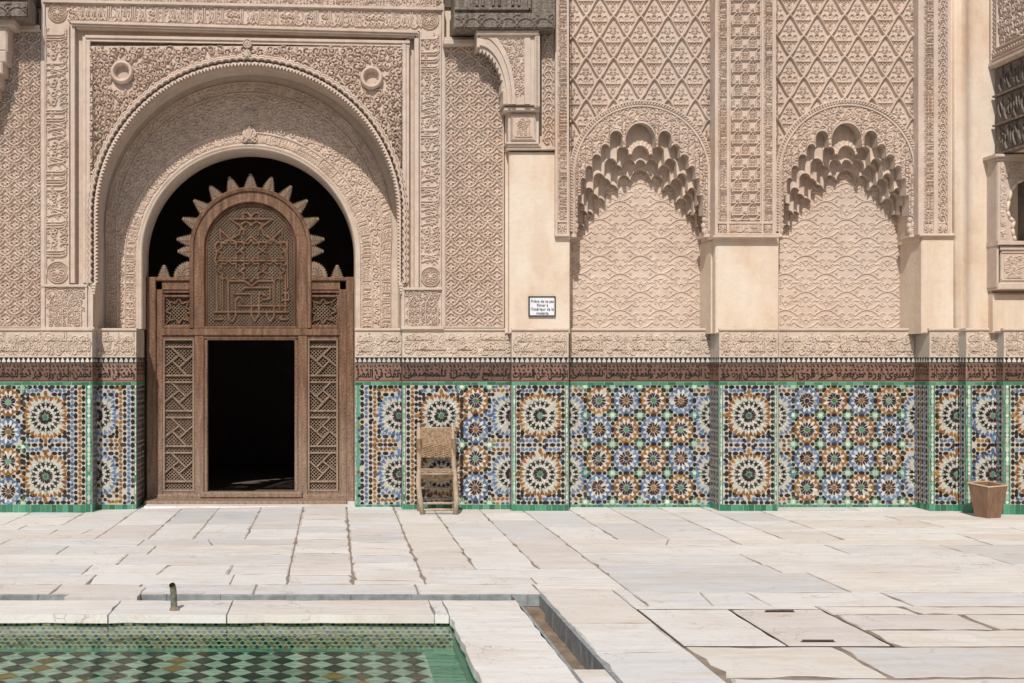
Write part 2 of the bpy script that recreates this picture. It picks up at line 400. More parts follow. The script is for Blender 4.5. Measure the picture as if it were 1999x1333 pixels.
def colgrid(name, x0, x1, zb, zt, y, R, depth, mat, parent, cell=CELL, xpow=None, hmul=None, back=False):
    """relief surface on plane y; zb/zt floats or functions of x. front at y-depth*h"""
    nx = max(2, int((x1-x0)/cell)+1); xs = np.linspace(x0, x1, nx)
    b = np.array([zb(x) if callable(zb) else zb for x in xs]); tt = np.array([zt(x) if callable(zt) else zt for x in xs])
    nz = max(2, int(np.max(tt-b)/cell)+1); k = np.linspace(0, 1, nz)[:, None]
    Zs = b[None, :]+(tt-b)[None, :]*k; Xs = np.repeat(xs[None, :], nz, 0)
    h = R.sample(Xs, Zs) if R is not None else np.zeros_like(Xs)
    if hmul is not None: h = h*hmul
    Y = y-depth*h
    V = np.stack([Xs, Y, Zs], -1).reshape(-1, 3)
    i = np.arange(nx-1)[None, :]+np.arange(nz-1)[:, None]*nx
    Fq = np.stack([i, i+1, i+nx+1, i+nx], -1).reshape(-1, 4)
    return npmesh(name, V, Fq, mat, parent)
def mapgrid(name, ns, ntt, fn, R, depth, mat, parent, smooth=False):
    """fn(S,T,h)->(x,y,z) arrays; S,T index grids in metres supplied by R extents"""
    s = np.linspace(R.x0, R.x0+R.w, ns); t = np.linspace(R.z0, R.z0+R.h, ntt)
    Sg, Tg = np.meshgrid(s, t); h = R.sample(Sg, Tg)*depth
    x, y, z = fn(Sg, Tg, h); V = np.stack([x, y, z], -1).reshape(-1, 3)
    i = np.arange(ns-1)[None, :]+np.arange(ntt-1)[:, None]*ns
    return npmesh(name, V, np.stack([i, i+1, i+ns+1, i+ns], -1).reshape(-1, 4), mat, parent, None, smooth)
def sweep(name, P, Nn, prof, mat, parent, smooth=False, close=False):
    """P (n,2) xz path, Nn (n,2) outward normals, prof(i)->[(off,y)...]"""
    n = len(P); pr = [prof(i) for i in range(n)]; k = len(pr[0])
    V = [(P[i][0]+Nn[i][0]*o, y, P[i][1]+Nn[i][1]*o) for i in range(n) for (o, y) in pr[i]]
    Fq = [(i*k+j, i*k+j+1, (i+1)*k+j+1, (i+1)*k+j) for i in range(n-1) for j in range(k-1)]
    return npmesh(name, V, np.array(Fq), mat, parent, None, smooth)
def arch_path(cx, cz, r, zfoot, step=.02):
    """left foot -> over -> right foot"""
    P, Q = [], []
    for z in np.arange(zfoot, cz, step): P.append((cx-r, z)); Q.append((-1, 0))
    for a in np.linspace(pi, 0, int(pi*r/step)+1): P.append((cx+r*cos(a), cz+r*sin(a))); Q.append((cos(a), sin(a)))
    for z in np.arange(cz, zfoot, -step)[1:]: P.append((cx+r, z)); Q.append((1, 0))
    P.append((cx+r, zfoot)); Q.append((1, 0)); return np.array(P), np.array(Q)
TOP = Z(-70)           # carved work is carried this far above the frame
# ------------------------------------------------------------------ Arabic lettering
BASE = {'ا':0xFE8D,'ب':0xFE8F,'ت':0xFE95,'ج':0xFE9D,'ح':0xFEA1,'خ':0xFEA5,'د':0xFEA9,'ر':0xFEAD,'ز':0xFEAF,'س':0xFEB1,'ش':0xFEB5,'ص':0xFEB9,'ض':0xFEBD,'ط':0xFEC1,'ع':0xFEC9,'غ':0xFECD,'ف':0xFED1,'ق':0xFED5,'ك':0xFED9,'ل':0xFEDD,'م':0xFEE1,'ن':0xFEE5,'ه':0xFEE9,'و':0xFEED,'ى':0xFEEF,'ي':0xFEF1,'ة':0xFE93}
NJ = set('ادرزوىة')
def shape(s_):
    out = []
    for i, c in enumerate(s_):
        if c not in BASE: out.append(c); continue
        p = i > 0 and s_[i-1] in BASE and s_[i-1] not in NJ
        n = i < len(s_)-1 and s_[i+1] in BASE and c not in NJ
        out.append(chr(BASE[c]+((3 if n else 1) if p else (2 if n else 0))))
    return ''.join(reversed(out))
def text_geo(body, extrude=0., bevel=0., res=3, offset=0.):
    cu = bpy.data.curves.new('lettering', 'FONT'); cu.body = body; cu.extrude = extrude; cu.bevel_depth = bevel; cu.bevel_resolution = 0
    cu.resolution_u = res; cu.offset = offset
    o = bpy.data.objects.new('lettering', cu); COL.objects.link(o)
    me = bpy.data.meshes.new_from_object(o.evaluated_get(bpy.context.evaluated_depsgraph_get()))
    V = np.array([v.co[:] for v in me.vertices]).reshape(-1, 3); Fs = [list(p.vertices) for p in me.polygons]
    COL.objects.unlink(o); bpy.data.objects.remove(o); bpy.data.curves.remove(cu); bpy.data.meshes.remove(me)
    return V, Fs
# ================================================================== SETTING: shells of the courtyard
mb = MB(); ZT = 7.4
mb.box(-9, 12, 0.02, 2.0, TOP-.02, ZT)                                  # plain wall above the carved zone
mb.build('upper_wall', M['plaster']); tag(bpy.data.objects['upper_wall'], kind='structure')
def wallbox(name, *a, m='plaster'):
    b = MB(); b.box(*a); o = b.build(name, M[m]); return tag(o, kind='structure')
wallbox('courtyard_wall', -9.6, -9.0, -19, 2, -.1, 7.0)
wallbox('opposite_wall', -9.6, 12, -19.6, -19.0, -.1, 7.0)
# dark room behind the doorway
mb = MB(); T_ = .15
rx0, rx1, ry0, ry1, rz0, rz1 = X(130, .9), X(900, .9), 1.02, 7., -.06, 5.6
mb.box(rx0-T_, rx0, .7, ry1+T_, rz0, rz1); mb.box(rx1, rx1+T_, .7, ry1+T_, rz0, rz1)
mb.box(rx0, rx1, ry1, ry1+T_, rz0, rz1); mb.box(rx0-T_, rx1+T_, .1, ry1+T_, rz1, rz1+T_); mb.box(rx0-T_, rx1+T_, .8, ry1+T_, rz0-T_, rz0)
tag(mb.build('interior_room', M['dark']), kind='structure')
mb = MB(); mb.box(-9, X(138), .13, .6, 1.95, TOP); mb.box(-9, X(200), .70, .9, 1.95, TOP); mb.box(X(817), X(1000), .13, .6, 1.95, TOP); mb.box(X(787), X(1000), .75, 1.0, 1.95, TOP); mb.box(X(138), X(817), .17, .6, Z(44), TOP)
tag(mb.build('wall_core', M['plaster']), kind='structure')
# ================================================================== RELIEF PATTERNS (tiling cells)
s0 = PX(0)
def cell_damask():
    wd, ht = 36*s0, 33*s0; R = Rel(0, 0, wd, ht, .0050, True)
    for (ox, oz) in ((0, 0), (wd/2, ht/2)):
        for d in (-1, 1):
            R.arc(ox+d*.026, oz, .017, 0, 2*pi, .0060)                   # curl with a drilled eye
            R.line([(ox+d*.043, oz+.005), (ox+d*.050, oz+.03), (ox+d*.030, oz+.058), (ox+d*.008, oz+.070)], .006)
            t = np.linspace(0, 1, 12)
            R.line(np.column_stack([ox+d*(.004+.096*t), oz-.030-.012*np.sin(t*pi*.9)+.085*t**1.6]), .0075)
            R.line([(ox+d*.075, oz-.005), (ox+d*.083, oz+.012), (ox+d*.075, oz+.026)], .005, .8)
            R.arc(ox+d*.068, oz+.050, .012, 0, 2*pi, .0042, .8)
            R.arc(ox+d*.05, oz-.052, .011, .2, 4, .004, .65)
        R.line([(ox, oz-.03), (ox, oz+.035)], .0045); R.line([(ox-.012, oz-.055), (ox, oz-.070), (ox+.012, oz-.055)], .0045, .8)
    return R.flush(.005)
def cell_niche():
    wd, ht = 82*s0, 73*s0; R = Rel(0, 0, wd, ht, .0050, True); W_ = .0056
    for (ox, oz) in ((0, 0), (wd/2, ht/2)):
        for d in (-1, 1):
            for e in (-1, 1):
                t = np.linspace(0, 1, 30)
                R.line(np.column_stack([ox+d*.135*t, oz+e*(.068*t**.8-.022*np.sin(pi*t))]), W_)           # long crossing arms
                R.line(np.column_stack([ox+d*(.135+.075*t), oz+e*(.068-.03*np.sin(t*2.6))]), W_, .9)
                R.arc(ox+d*.088, oz+e*.012, .021, pi/2 if e > 0 else -pi/2, (pi/2 if e > 0 else -pi/2)+d*e*2.2, W_*.9, .8)
                R.spiral(ox+d*.172, oz+e*.062, .017, e*1.2, 1.1, d*e, W_*.9, .9, 1.4)
                R.line([(ox+d*.010, oz+e*.050), (ox+d*.030, oz+e*.078), (ox+d*.014, oz+e*.104), (ox, oz+e*.118)], W_*.9, .85)
                R.arc(ox+d*.055, oz+e*.085, .016, 0, 4.6, W_*.85, .8)
                R.line([(ox+d*.095, oz+e*.095), (ox+d*.13, oz+e*.105), (ox+d*.165, oz+e*.095)], W_*.85, .75)
            R.arc(ox+d*.117, oz+.0, .010, 0, 2*pi, W_*.9)
        R.arc(ox, oz+.068, .026, .35, pi-.35, W_); R.line([(ox-.022, oz-.06), (ox+.022, oz-.06)], W_, .9); R.line([(ox, oz+.02), (ox, oz+.05)], W_*.8, .8)
    return R.flush(.005)
SW, SH = 53.3*s0, 81*s0
def cell_sebka():
    R = Rel(0, 0, SW, SH, .0050, True)
    for (ox, oz) in ((0, 0), (SW/2, SH/2)):
        for d in (-1, 1):
            t = np.linspace(0, 1, 60)                                    # ogee band: apex -> side
            x = d*SW/2*t; z = SH/2*(1-t)+.010*np.sin(2*pi*t)
            R.pts(np.column_stack([ox+x, oz+z]), .0105, 1.); R.pts(np.column_stack([ox+x, oz-z]), .0105, 1.)
            R.line([(ox+d*.032, oz-.055), (ox+d*.032, oz+.01)], .0045, .5)
            R.arc(ox+d*.062, oz-.02, .022, 0, pi, .0048, .5); R.line([(ox+d*.084, oz-.02), (ox+d*.084, oz-.05)], .004, .45)
            R.arc(ox+d*.022, oz+.060, .013, 0, 5, .0042, .5)
            R.arc(ox+d*.02, oz+.105, .010, 0, 6.2, .0042, .45)
            R.pts([(ox+d*.055, oz+.055)], .010, .42)
            for q in range(3): R.pts([(ox+d*(.022+.033*q), oz-.086)], .0085, .5)
            R.line([(ox+d*.02, oz-.13), (ox+d*.008, oz-.17)], .006, .5)
        R.line([(ox-.115, oz-.064), (ox+.115, oz-.064)], .0062, .62)
        R.arc(ox, oz-.012, .024, 0, pi, .0055, .6); R.line([(ox-.024, oz-.012), (ox-.024, oz-.06)], .005, .5); R.line([(ox+.024, oz-.012), (ox+.024, oz-.06)], .005, .5)
        R.pts([(ox, oz-.03)], .008, .35); R.arc(ox, oz+.035, .010, 0, 6.3, .005, .55); R.line([(ox, oz+.05), (ox, oz+.13)], .0055, .5)
        R.arc(ox, oz-.112, .012, 0, 6.3, .0045, .5)
    return R.flush(.007)
def cell_arcades():
    wd, ht = 28.6*s0, 46*s0; R = Rel(0, 0, wd, ht, .0045, True)
    for (ox, oz) in ((0, 0), (wd/2, ht/2)):
        for d in (-1, 1):
            R.line([(ox+d*.045, oz-.07), (ox+d*.045, oz+.0), (ox+d*.034, oz+.032), (ox, oz+.056)], .0062)
            R.arc(ox+d*.016, oz-.012, .011, 0, 6.3, .0042, .7); R.arc(ox+d*.016, oz-.045, .010, 1, 5.5, .0042, .7)
        R.line([(ox-.055, oz-.075), (ox+.055, oz-.075)], .0075); R.line([(ox-.04, oz+.004), (ox+.04, oz+.004)], .0045, .7)
        R.arc(ox, oz+.028, .009, 0, 6.3, .004, .7); R.arc(ox, oz+.085, .010, 0, 6.3, .006, .9)
    return R.flush(.005)
def strip_vine(x0, x1, z0, z1, pitch=.115, seed=3, wd=.0068):
    """a narrow vertical strip of S-scrolls with leaf tips"""
    r = random.Random(seed); R = Rel(x0, z0, x1-x0, z1-z0, .0050); W = x1-x0; c = (x0+x1)/2; z = z0+pitch*.5; d = 1
    while z < z1-pitch*.2:
        R.spiral(c-d*W*.08, z, W*.30, r.uniform(-.3, .3)+(0 if d > 0 else pi), 1.25, d, wd, 1., 1.35)
        R.line([(c+d*W*.42, z-pitch*.5), (c+d*W*.36, z-pitch*.2), (c+d*W*.10, z+pitch*.45)], wd*.9)
        R.line([(c-d*W*.42, z+pitch*.1), (c-d*W*.30, z+pitch*.35)], wd*.8, .8)
        R.arc(c+d*W*.33, z+pitch*.28, .011, 0, 4.5, wd*.6, .8)
        z += pitch*r.uniform(.9, 1.1)*.62; d = -d
    return R.flush(.005)
def strip_script(x0, x1, z0, z1, seed):
    R = Rel(x0, z0, x1-x0, z1-z0, .0050); r = random.Random(seed); W = x1-x0
    script_band(R, lambda s, t: (x0+t, z0+s), z1-z0, W, r); return R.flush(.005)
DAM, NIC, SEB, ARC = cell_damask(), cell_niche(), cell_sebka(), cell_arcades()
class Off:
    """a tiling cell with a shifted origin and optional mirror"""
    def __init__(s, R, x, z): s.R, s.x, s.z = R, x, z
    def sample(s, x, z): return s.R.sample(x-s.x, z-s.z)
ST, SWM, PL = M['stucco'], M['stucco_warm'], M['plaster']
# ================================================================== PORTAL
px_ = (X(483)+0)                                                         # axis of the outer arch
portal = thing('arched_portal', 'huge horseshoe portal arch with carved stucco frame around the wooden door', 'portal', loc=(px_, 0, 0))
C0x, C0z, R0 = X(483), Z(420), 302*s0
def arc_bot(x):
    d = abs(x-C0x); return C0z+sqrt(R0*R0-d*d) if d < R0 else Z(557)
# spandrel
sx0, sx1, sz1 = X(175), X(786), Z(88)
R = Rel(sx0, Z(560), sx1-sx0, sz1-Z(560), .0055)
r_ = random.Random(11)
def ok_(x, z):
    return math.hypot(x-C0x, z-C0z) > R0+.03 and abs(math.hypot(x-X(237), z-Z(141))) > .17 and math.hypot(x-X(724), z-Z(152)) > .17 or z < C0z
fill_scrolls(R, sx0-.03, sx1+.05, Z(555), sz1+.02, .090, .0092, r_, ok_)
R.flush(.006)
colgrid('spandrel_panel', sx0, sx1, arc_bot, sz1, .035, R, .038, ST, portal, .0050)
# stepped frame round the spandrel
mb = MB()
for (u0, u1, yf) in ((137, 146, .0), (161, 168, .02), (168, 176, .008)):
    mb.pbox(u0, u1, 47+(u0-137), 553, yf, .12, 0, .006); 
for (u0, u1, yf) in ((785, 793, .008), (793, 799, .02), (809, 818, .0)):
    mb.pbox(u0, u1, 62+(818-u1)*.7, 562, yf, .12, 0, .006)
mb.build('frame_moulding', ST, portal)
mb = MB()   # hollow of the frame: recessed bed and the overhanging top cornice
mb.box(X(137), X(176.5), .10, .16, Z(562), Z(92)); mb.box(X(784.5), X(818), .10, .16, Z(562), Z(92)); mb.box(X(137), X(818), .10, .16, Z(92), Z(44))
mb.build('frame_bed', ST, portal)
mb = MB()
def slant(ua, va, ub, vb, th, yf, yb):
    """nearly horizontal board following the slightly sagging line of the old plaster"""
    V = []
    for y in (yf, yb):
        V += [(X(ua), y, Z(va+th)), (X(ub), y, Z(vb+th)), (X(ub), y, Z(vb)), (X(ua), y, Z(va))]
    mb.add(V, [(0,1,2,3), (5,4,7,6), (1,5,6,2), (4,0,3,7), (3,2,6,7), (4,5,1,0)])
slant(140, 42, 815, 61, 5, -.045, .1); slant(140, 47, 815, 66, 4, -.025, .1); slant(148, 51, 812, 69, 4, .0, .1)
slant(166, 68, 800, 79, 5, .0, .12); slant(166, 73, 800, 84, 6, .018, .12)
mb.build('top_cornice', ST, portal)
# inscription bands (left, right, top) and their corner roundels
def roundel(R, cx, cz, q):
    R.arc(cx, cz, q, 0, 2*pi, .0052); R.arc(cx, cz, q*.8, 0, 2*pi, .004, .8)
    for k in range(8):
        a = k*pi/4; R.arc(cx+q*.4*cos(a), cz+q*.4*sin(a), q*.27, 0, 2*pi, .0045, .85)
    R.pts([(cx, cz)], .014)
for nm, u0, u1, v0, v1, sd in (('inscription_band', 88, 136, 52, 556, 21), ('inscription_band', 819, 862, 62, 562, 22)):
    x0, x1, z0, z1 = X(u0), X(u1), Z(v1), Z(v0); W = x1-x0
    R = Rel(x0, z0, W, z1-z0, .0045)
    script_band(R, lambda s, t: (x1-t, z0+W*1.05+s), z1-z0-W*1.1, W, random.Random(sd))
    roundel(R, (x0+x1)/2, z0+W*.52, W*.43)
    R.line([(x0+.008, z0), (x0+.008, z1)], .008); R.line([(x1-.008, z0), (x1-.008, z1)], .008)
    R.flush(.005); colgrid(nm, x0, x1, z0, z1, .014, R, .022, ST, portal, .0045)
x0, x1, z0, z1 = X(88), X(862), Z(44), Z(8); W = z1-z0
R = Rel(x0, Z(64), x1-x0, z1-Z(64), .0050)
def tilt(x): return -(x-x0)/(x1-x0)*17*s0
script_band(R, lambda s, t: (x0+W*1.2+s, z0+t+tilt(x0+s)), x1-x0-W*2.4, W, random.Random(5))
roundel(R, X(112), Z(24), W*.50); roundel(R, X(838), Z(38), W*.50)
R.line([(X(84), Z(5.5)), (X(862), Z(20))], .008)
R.line([(X(136), Z(42.5)), (X(815), Z(60))], .007)
R.flush(.005)
colgrid('inscription_band', X(88), X(862), lambda x: (Z(52) if x < X(136) else Z(62)) if (x < X(136) or x > X(819)) else Z(44)+tilt(x), lambda x: Z(2)+tilt(x)*.9, .014, R, .022, ST, portal, .0050)
mb = MB()
slant(84, 0, 864, 15.5, 5, -.03, .1)
mb.pbox(80, 87.5, -70, 640, -.012, .1); mb.pbox(862.5, 867.5, 8, 640, -.012, .1)
mb.build('edge_fillet', ST, portal)
# a row of little arches above the top band
R = Rel(X(84), Z(14), X(866)-X(84), TOP-Z(14), .0055)
for k, u in enumerate(np.arange(100, 860, 52)):
    for d in (-1, 1):
        R.line([(X(u+d*17), Z(14)), (X(u+d*17), Z(-30))], .008); R.line([(X(u+d*23), Z(14)), (X(u+d*23), Z(-60))], .009)
    R.arc(X(u), Z(-30), 17*s0, 0, pi, .008)
fill_scrolls(R, X(90), X(860), Z(14), TOP, .06, .006, random.Random(4)); R.flush()
colgrid('little_arch_row', X(84), X(866), lambda x: Z(-1)+tilt(x)*.9, TOP, .03, R, .026, ST, portal, .006)
# scalloped trim of the arch: lobed band in front, zigzag teeth behind it
P, Q = arch_path(C0x, C0z, R0, Z(553), .0058)
sa = np.concatenate([[0], np.cumsum(np.hypot(*np.diff(P, axis=0).T))]); pit = sa[-1]/round(sa[-1]/.079)
def lob(i): return .019*abs(sin(pi*sa[i]/pit))**.7
sweep('lobed_trim', P, Q, lambda i: [(.052+lob(i), .03), (.050+lob(i), -.012), (.036+lob(i), -.018), (.030+lob(i), -.006), (.024+lob(i), -.035), (.006+lob(i)*1.1, -.042), (-.004+lob(i)*1.1, -.034), (-.006+lob(i)*1.1, .04)], ST, portal)
def tri(i, ph=0.): 
    q = (sa[i]/pit*2+ph) % 1.; return 1-abs(2*q-1)
sweep('tooth_trim', P, Q, lambda i: [(.0, .055), (-.010-.006*tri(i), .050), (-.010-.008*tri(i), -.004), (-.026-.036*tri(i), -.008), (-.028-.036*tri(i), .014), (-.008, .045), (-.012-.01*tri(i, .5), .05), (-.034-.028*tri(i, .5), .056), (-.034-.028*tri(i, .5), .07), (-.004, .095)], ST, portal)
sweep('arch_core', P[::6], Q[::6], lambda i: [(-.003, .50), (-.003, .13), (.9, .13)], ST, portal)
# soffit of the outer arch
Pa, Qa = arch_path(C0x, C0z, R0, Z(642), .03)
sweep('arch_soffit', Pa, Qa, lambda i: [(-.004, .06), (-.006, .30), (-.006, .585), (-.016, .60)], SWM, portal, True)
# recessed ring: bands of script and scrolls round the inner arch
YI = .60; si = PX(YI)
C1x, C1z, R1 = X(485.5, YI), Z(500, YI), 217*si
RO = X(485.5, YI)-X(205, YI)                                             # outer radius of the ring at its springing
Pi_, Qi = arch_path(C1x, C1z, R1, Z(640, YI), .0055)
si_a = np.concatenate([[0], np.cumsum(np.hypot(*np.diff(Pi_, axis=0).T))]); LI = si_a[-1]; th = 58*si
# the annulus widens towards the crown: width at foot 58 px, at crown 140 px
def ringw(i):
    a = atan2(max(Pi_[i][1]-C1z, 0), abs(Pi_[i][0]-C1x)+1e-6); return (60+62*sin(a)**1.3)*si
WR = 124*si; R = Rel(0, 0, LI, WR, .0055)
b1 = 20*si
script_band(R, lambda s, t: (s, .012+t), LI, b1, random.Random(31))
for q in (.004, b1+.02, b1+.028): R.line([(0, q), (LI, q)], .0055)
z = .06
zz = 6
fill_scrolls(R, 0, LI, b1+.04, WR-22*si, .080, .0082, random.Random(33)); R.flush()
n_t = 110
tt = np.linspace(0, 1, n_t); V = []; Wd = np.array([ringw(i) for i in range(len(Pi_))])
Sg = np.repeat(si_a[:, None], n_t, 1); Tg = Wd[:, None]*tt[None, :]
fl = np.clip((Wd[:, None]-Tg)/.13, 0, 1)                                  # outer script band follows the outer rim
h = R.sample(Sg, Tg)
R2 = Rel(0, 0, LI, 20*si, .0055); script_band(R2, lambda s, t: (s, t), LI, 20*si, random.Random(35)); R2.flush()
uo = Wd[:, None]-Tg; h2 = R2.sample(Sg, 20*si-uo+.0)
h = np.where(uo < 22*si, np.where(uo < 20*si, h2, 1.), h); h = np.where(uo < .004, 1., h)
Xg = Pi_[:, 0][:, None]+Qi[:, 0][:, None]*Tg; Zg = Pi_[:, 1][:, None]+Qi[:, 1][:, None]*Tg
V = np.stack([Xg, YI+.004-.022*h, Zg], -1).reshape(-1, 3)
i = np.arange(n_t-1)[None, :]+np.arange(len(Pi_)-1)[:, None]*n_t
npmesh('ring_panel', V, np.stack([i, i+1, i+n_t+1, i+n_t], -1).reshape(-1, 4), ST, portal)
# plain bed behind the ring so nothing shows between ring and soffit
bed = MB(); 
Pb, Qb = arch_path(C1x, C1z, R1, Z(642, YI), .05)
sweep('ring_bed', Pb, Qb, lambda i: [(.0, YI+.012), (1.1, YI+.012)], SWM, portal)
# rounded lip and reveal of the inner arch
sweep('inner_lip', Pb, Qb, lambda i: [(.012, YI-.004), (.006, YI-.028), (-.012, YI-.026), (-.02, YI-.008), (-.03, YI-.020), (-.048, YI-.006), (-.060, YI+.03), (-.062, 1.03)], SWM, portal, True)
# capital under the springing, keystone palmettes and shell bosses
def boss(cx, cz, R_, y):
    nn, kk = 72, 26; V = []
    for j in range(kk):
        q = j/(kk-1); r = R_*q
        for a_ in range(nn):
            a = 2*pi*a_/nn; x, z_ = r*cos(a), r*sin(a)
            if q > .62:
                e = (q-.62)/.38; yy = y-.055*sqrt(max(0, 1-(2*e-1)**2))-.01*(1-e)
            else:
                dz = z_+.55*R_*.6; ang = atan2(dz, x); rib = .012*(abs(sin(ang*5.5))-.5)
                yy = y+.085-.10*(q/.62)**2+rib*2.8*min(1, math.hypot(x, dz)/(R_*.5))
            V.append((cx+x, yy, cz+z_*1.02))
    Fq = [(j*nn+a, j*nn+(a+1) % nn, (j+1)*nn+(a+1) % nn, (j+1)*nn+a) for j in range(kk-1) for a in range(nn)]
    return npmesh('shell_boss', V, np.array(Fq), ST, portal, None, False)
boss(X(238), Z(141), 22.5*s0, .01); boss(X(725), Z(152), 22.5*s0, .01)
def leafpile(cx, cz, sc, y, name):
    b = MB(); 
    def blob(x, z, rx, rz, h, n=10, m=5):
        V = [(cx+x*sc, y-h, cz+z*sc)]
        for j in range(1, m+1):
            q = j/m
            for a in range(n):
                t = 2*pi*a/n; V.append((cx+(x+rx*q*cos(t))*sc, y-h*sqrt(max(0, 1-q*q)), cz+(z+rz*q*sin(t))*sc))
        Fs = [(0, 1+a, 1+(a+1) % n) for a in range(n)]
        for j in range(m-1):
            for a in range(n): Fs.append((1+j*n+a, 1+(j+1)*n+a, 1+(j+1)*n+(a+1) % n, 1+j*n+(a+1) % n))
        b.add(V, Fs)
    blob(0, 0, .10, .16, .05); blob(0, .2, .075, .085, .045); blob(-.13, -.05, .09, .06, .04); blob(.13, -.05, .09, .06, .04)
    blob(-.07, .08, .04, .09, .05); blob(.07, .08, .04, .09, .05); blob(0, .33, .04, .07, .035); blob(-.10, -.14, .06, .05, .035); blob(.10, -.14, .06, .05, .035)
    return b.build(name, ST, portal, False)
def medallion(cx, cz, r, y, name, leaf=1.0):
    b = MB(); n = 24
    pts = [(cx+r*.42*cos(2*pi*k/n), cz+r*(1.05+.42*sin(2*pi*k/n))) for k in range(n)]; b.prism(pts, y-.022, y+.03)
    for k in range(8):
        a = k*pi/4; b.bar((cx+r*.08*cos(a), cz+r*(1.05+.08*sin(a))), (cx+r*.30*cos(a), cz+r*(1.05+.30*sin(a))), r*.12, .014, y-.034)
    for k in range(24):
        a, c = 2*pi*k/24, 2*pi*(k+1)/24; b.bar((cx+r*.38*cos(a), cz+r*(1.05+.38*sin(a))), (cx+r*.38*cos(c), cz+r*(1.05+.38*sin(c))), r*.07, .014, y-.036)
    out = [(0, .72), (.10, .55), (.30, .38), (.42, .15), (.34, -.02), (.48, -.16), (.40, -.34), (.18, -.40), (0, -.34)]
    P_ = [(cx+r*leaf*x, cz+r*z) for x, z in out]+[(cx-r*leaf*x, cz+r*z) for x, z in out[-2:0:-1]]; b.prism(P_, y-.016, y+.03)
    Q_ = [(cx+(x-cx)*.72, cz+r*.1+(z-cz-r*.1)*.72) for x, z in P_]; b.prism(Q_, y-.028, y-.01)
    for k, a in enumerate((pi/2, pi/2-.5, pi/2+.5, pi/2-1.1, pi/2+1.1)):
        b.bar((cx, cz-r*.2), (cx+r*.42*leaf*cos(a), cz-r*.2+r*(.72-.08*k)*sin(a)), r*.08, .016, y-.042)
    for d in (-1, 1):
        for k in range(10):
            a, c = k*.5, (k+1)*.5; b.bar((cx+d*r*(.24+.12*cos(a)), cz-r*.20+r*.12*sin(a)), (cx+d*r*(.24+.12*cos(c)), cz-r*.20+r*.12*sin(c)), r*.07, .016, y-.040)
    return b.build(name, ST, portal, False, False)
medallion(X(483), Z(108), .118, -.01, 'crown_palmette', .8)
medallion(X(487, YI), Z(266, YI), .20, YI-.02, 'keystone_palmette')
# small panels with twin arches beside the springing
for (u0, u1, v0, v1) in ((88, 166, 560, 640), (790, 862, 566, 638)):
    x0, x1, z0, z1 = X(u0), X(u1), Z(v1), Z(v0); R = Rel(x0, z0, x1-x0, z1-z0, .0048); W = x1-x0; H = z1-z0
    for f in (.27, .73):
        c = x0+W*f
        for d in (-1, 1):
            R.line([(c+d*W*.17, z0), (c+d*W*.17, z0+H*.5)], .006)
            R.line([(c+d*W*.17, z0+H*.5), (c+d*W*.15, z0+H*.66), (c+d*W*.06, z0+H*.8), (c, z0+H*.88)], .006)
            R.arc(c+d*W*.07, z0+H*.25, .018, 0, 5, .005, .8); R.arc(c+d*W*.06, z0+H*.45, .014, 1, 6, .005, .8)
        R.arc(c, z0+H*.62, .022, 0, 6.3, .006); R.line([(c, z0), (c, z0+H*.5)], .004, .8)
    fill_scrolls(R, x0, x1, z0+H*.72, z1, .06, .0055, random.Random(u0)); fill_scrolls(R, x0+.02, x1-.02, z0, z0+H*.7, .055, .0042, random.Random(u0+1), None, False)
    R.flush(.005); colgrid('twin_arch_panel', x0, x1, z0, z1, .012, R, .022, ST, portal, .0048)
mb = MB()
mb.pbox(80, 170, 555, 560, -.022, .1); mb.pbox(166, 170, 560, 641, -.012, .12); mb.pbox(786, 864, 561, 566, -.022, .1); mb.pbox(785, 790, 566, 640, -.012, .12)
mb.pbox(80, 184, 638, 643, -.02, .2); mb.pbox(783, 866, 637, 643, -.02, .2)
mb.box(X(168), X(181), .015, .7, Z(645), Z(548)); mb.box(X(783.5), X(788), .015, .7, Z(645), Z(548))
mb.build('impost_block', SWM, portal)
mb = MB()
for d, u in ((-1, 183), (1, 783)):                                       # worn pendants where the lobed trim ends
    for k in range(4): mb.box(X(u)-.03+.006*k, X(u)+.03-.006*k, -.03+.008*k, .08, Z(553)-.03*(k+1), Z(553)-.03*k, 0, .006)
mb.build('trim_pendant', ST, portal)
# ================================================================== DAMASK PANELS beside the portal
def damask(name, label, u0, u1, v0, v1, ux):
    t = thing(name, label, 'carved panel', 'carved arabesque wall panels', loc=(X((u0+u1)/2), 0, 0))
    colgrid('carved_field', X(u0), X(u1), Z(v1), Z(v0), .014, Off(DAM, X(ux), Z(640)), .027, ST, t, .0050)
    b = MB(); b.pbox(u0-3, u1+3, v1, v1+3, -.01, .1); b.pbox(u1, u1+3, v0, v1, -.008, .1); b.pbox(u0-3, u0, v0, v1, -.008, .1)
    b.pbox(u0-3, u1+3, v0-5, v0, -.012, .1)
    b.build('border_fillet', ST, t); return t
dl = damask('carved_wall_panel', 'tall arabesque stucco panel at the far left edge, shaded by a corbel', -50, 79, 62, 637, -8)
dr = damask('carved_wall_panel', 'tall arabesque stucco panel between the portal frame and the bracketed pier', 870, 981, 90, 637, 898)
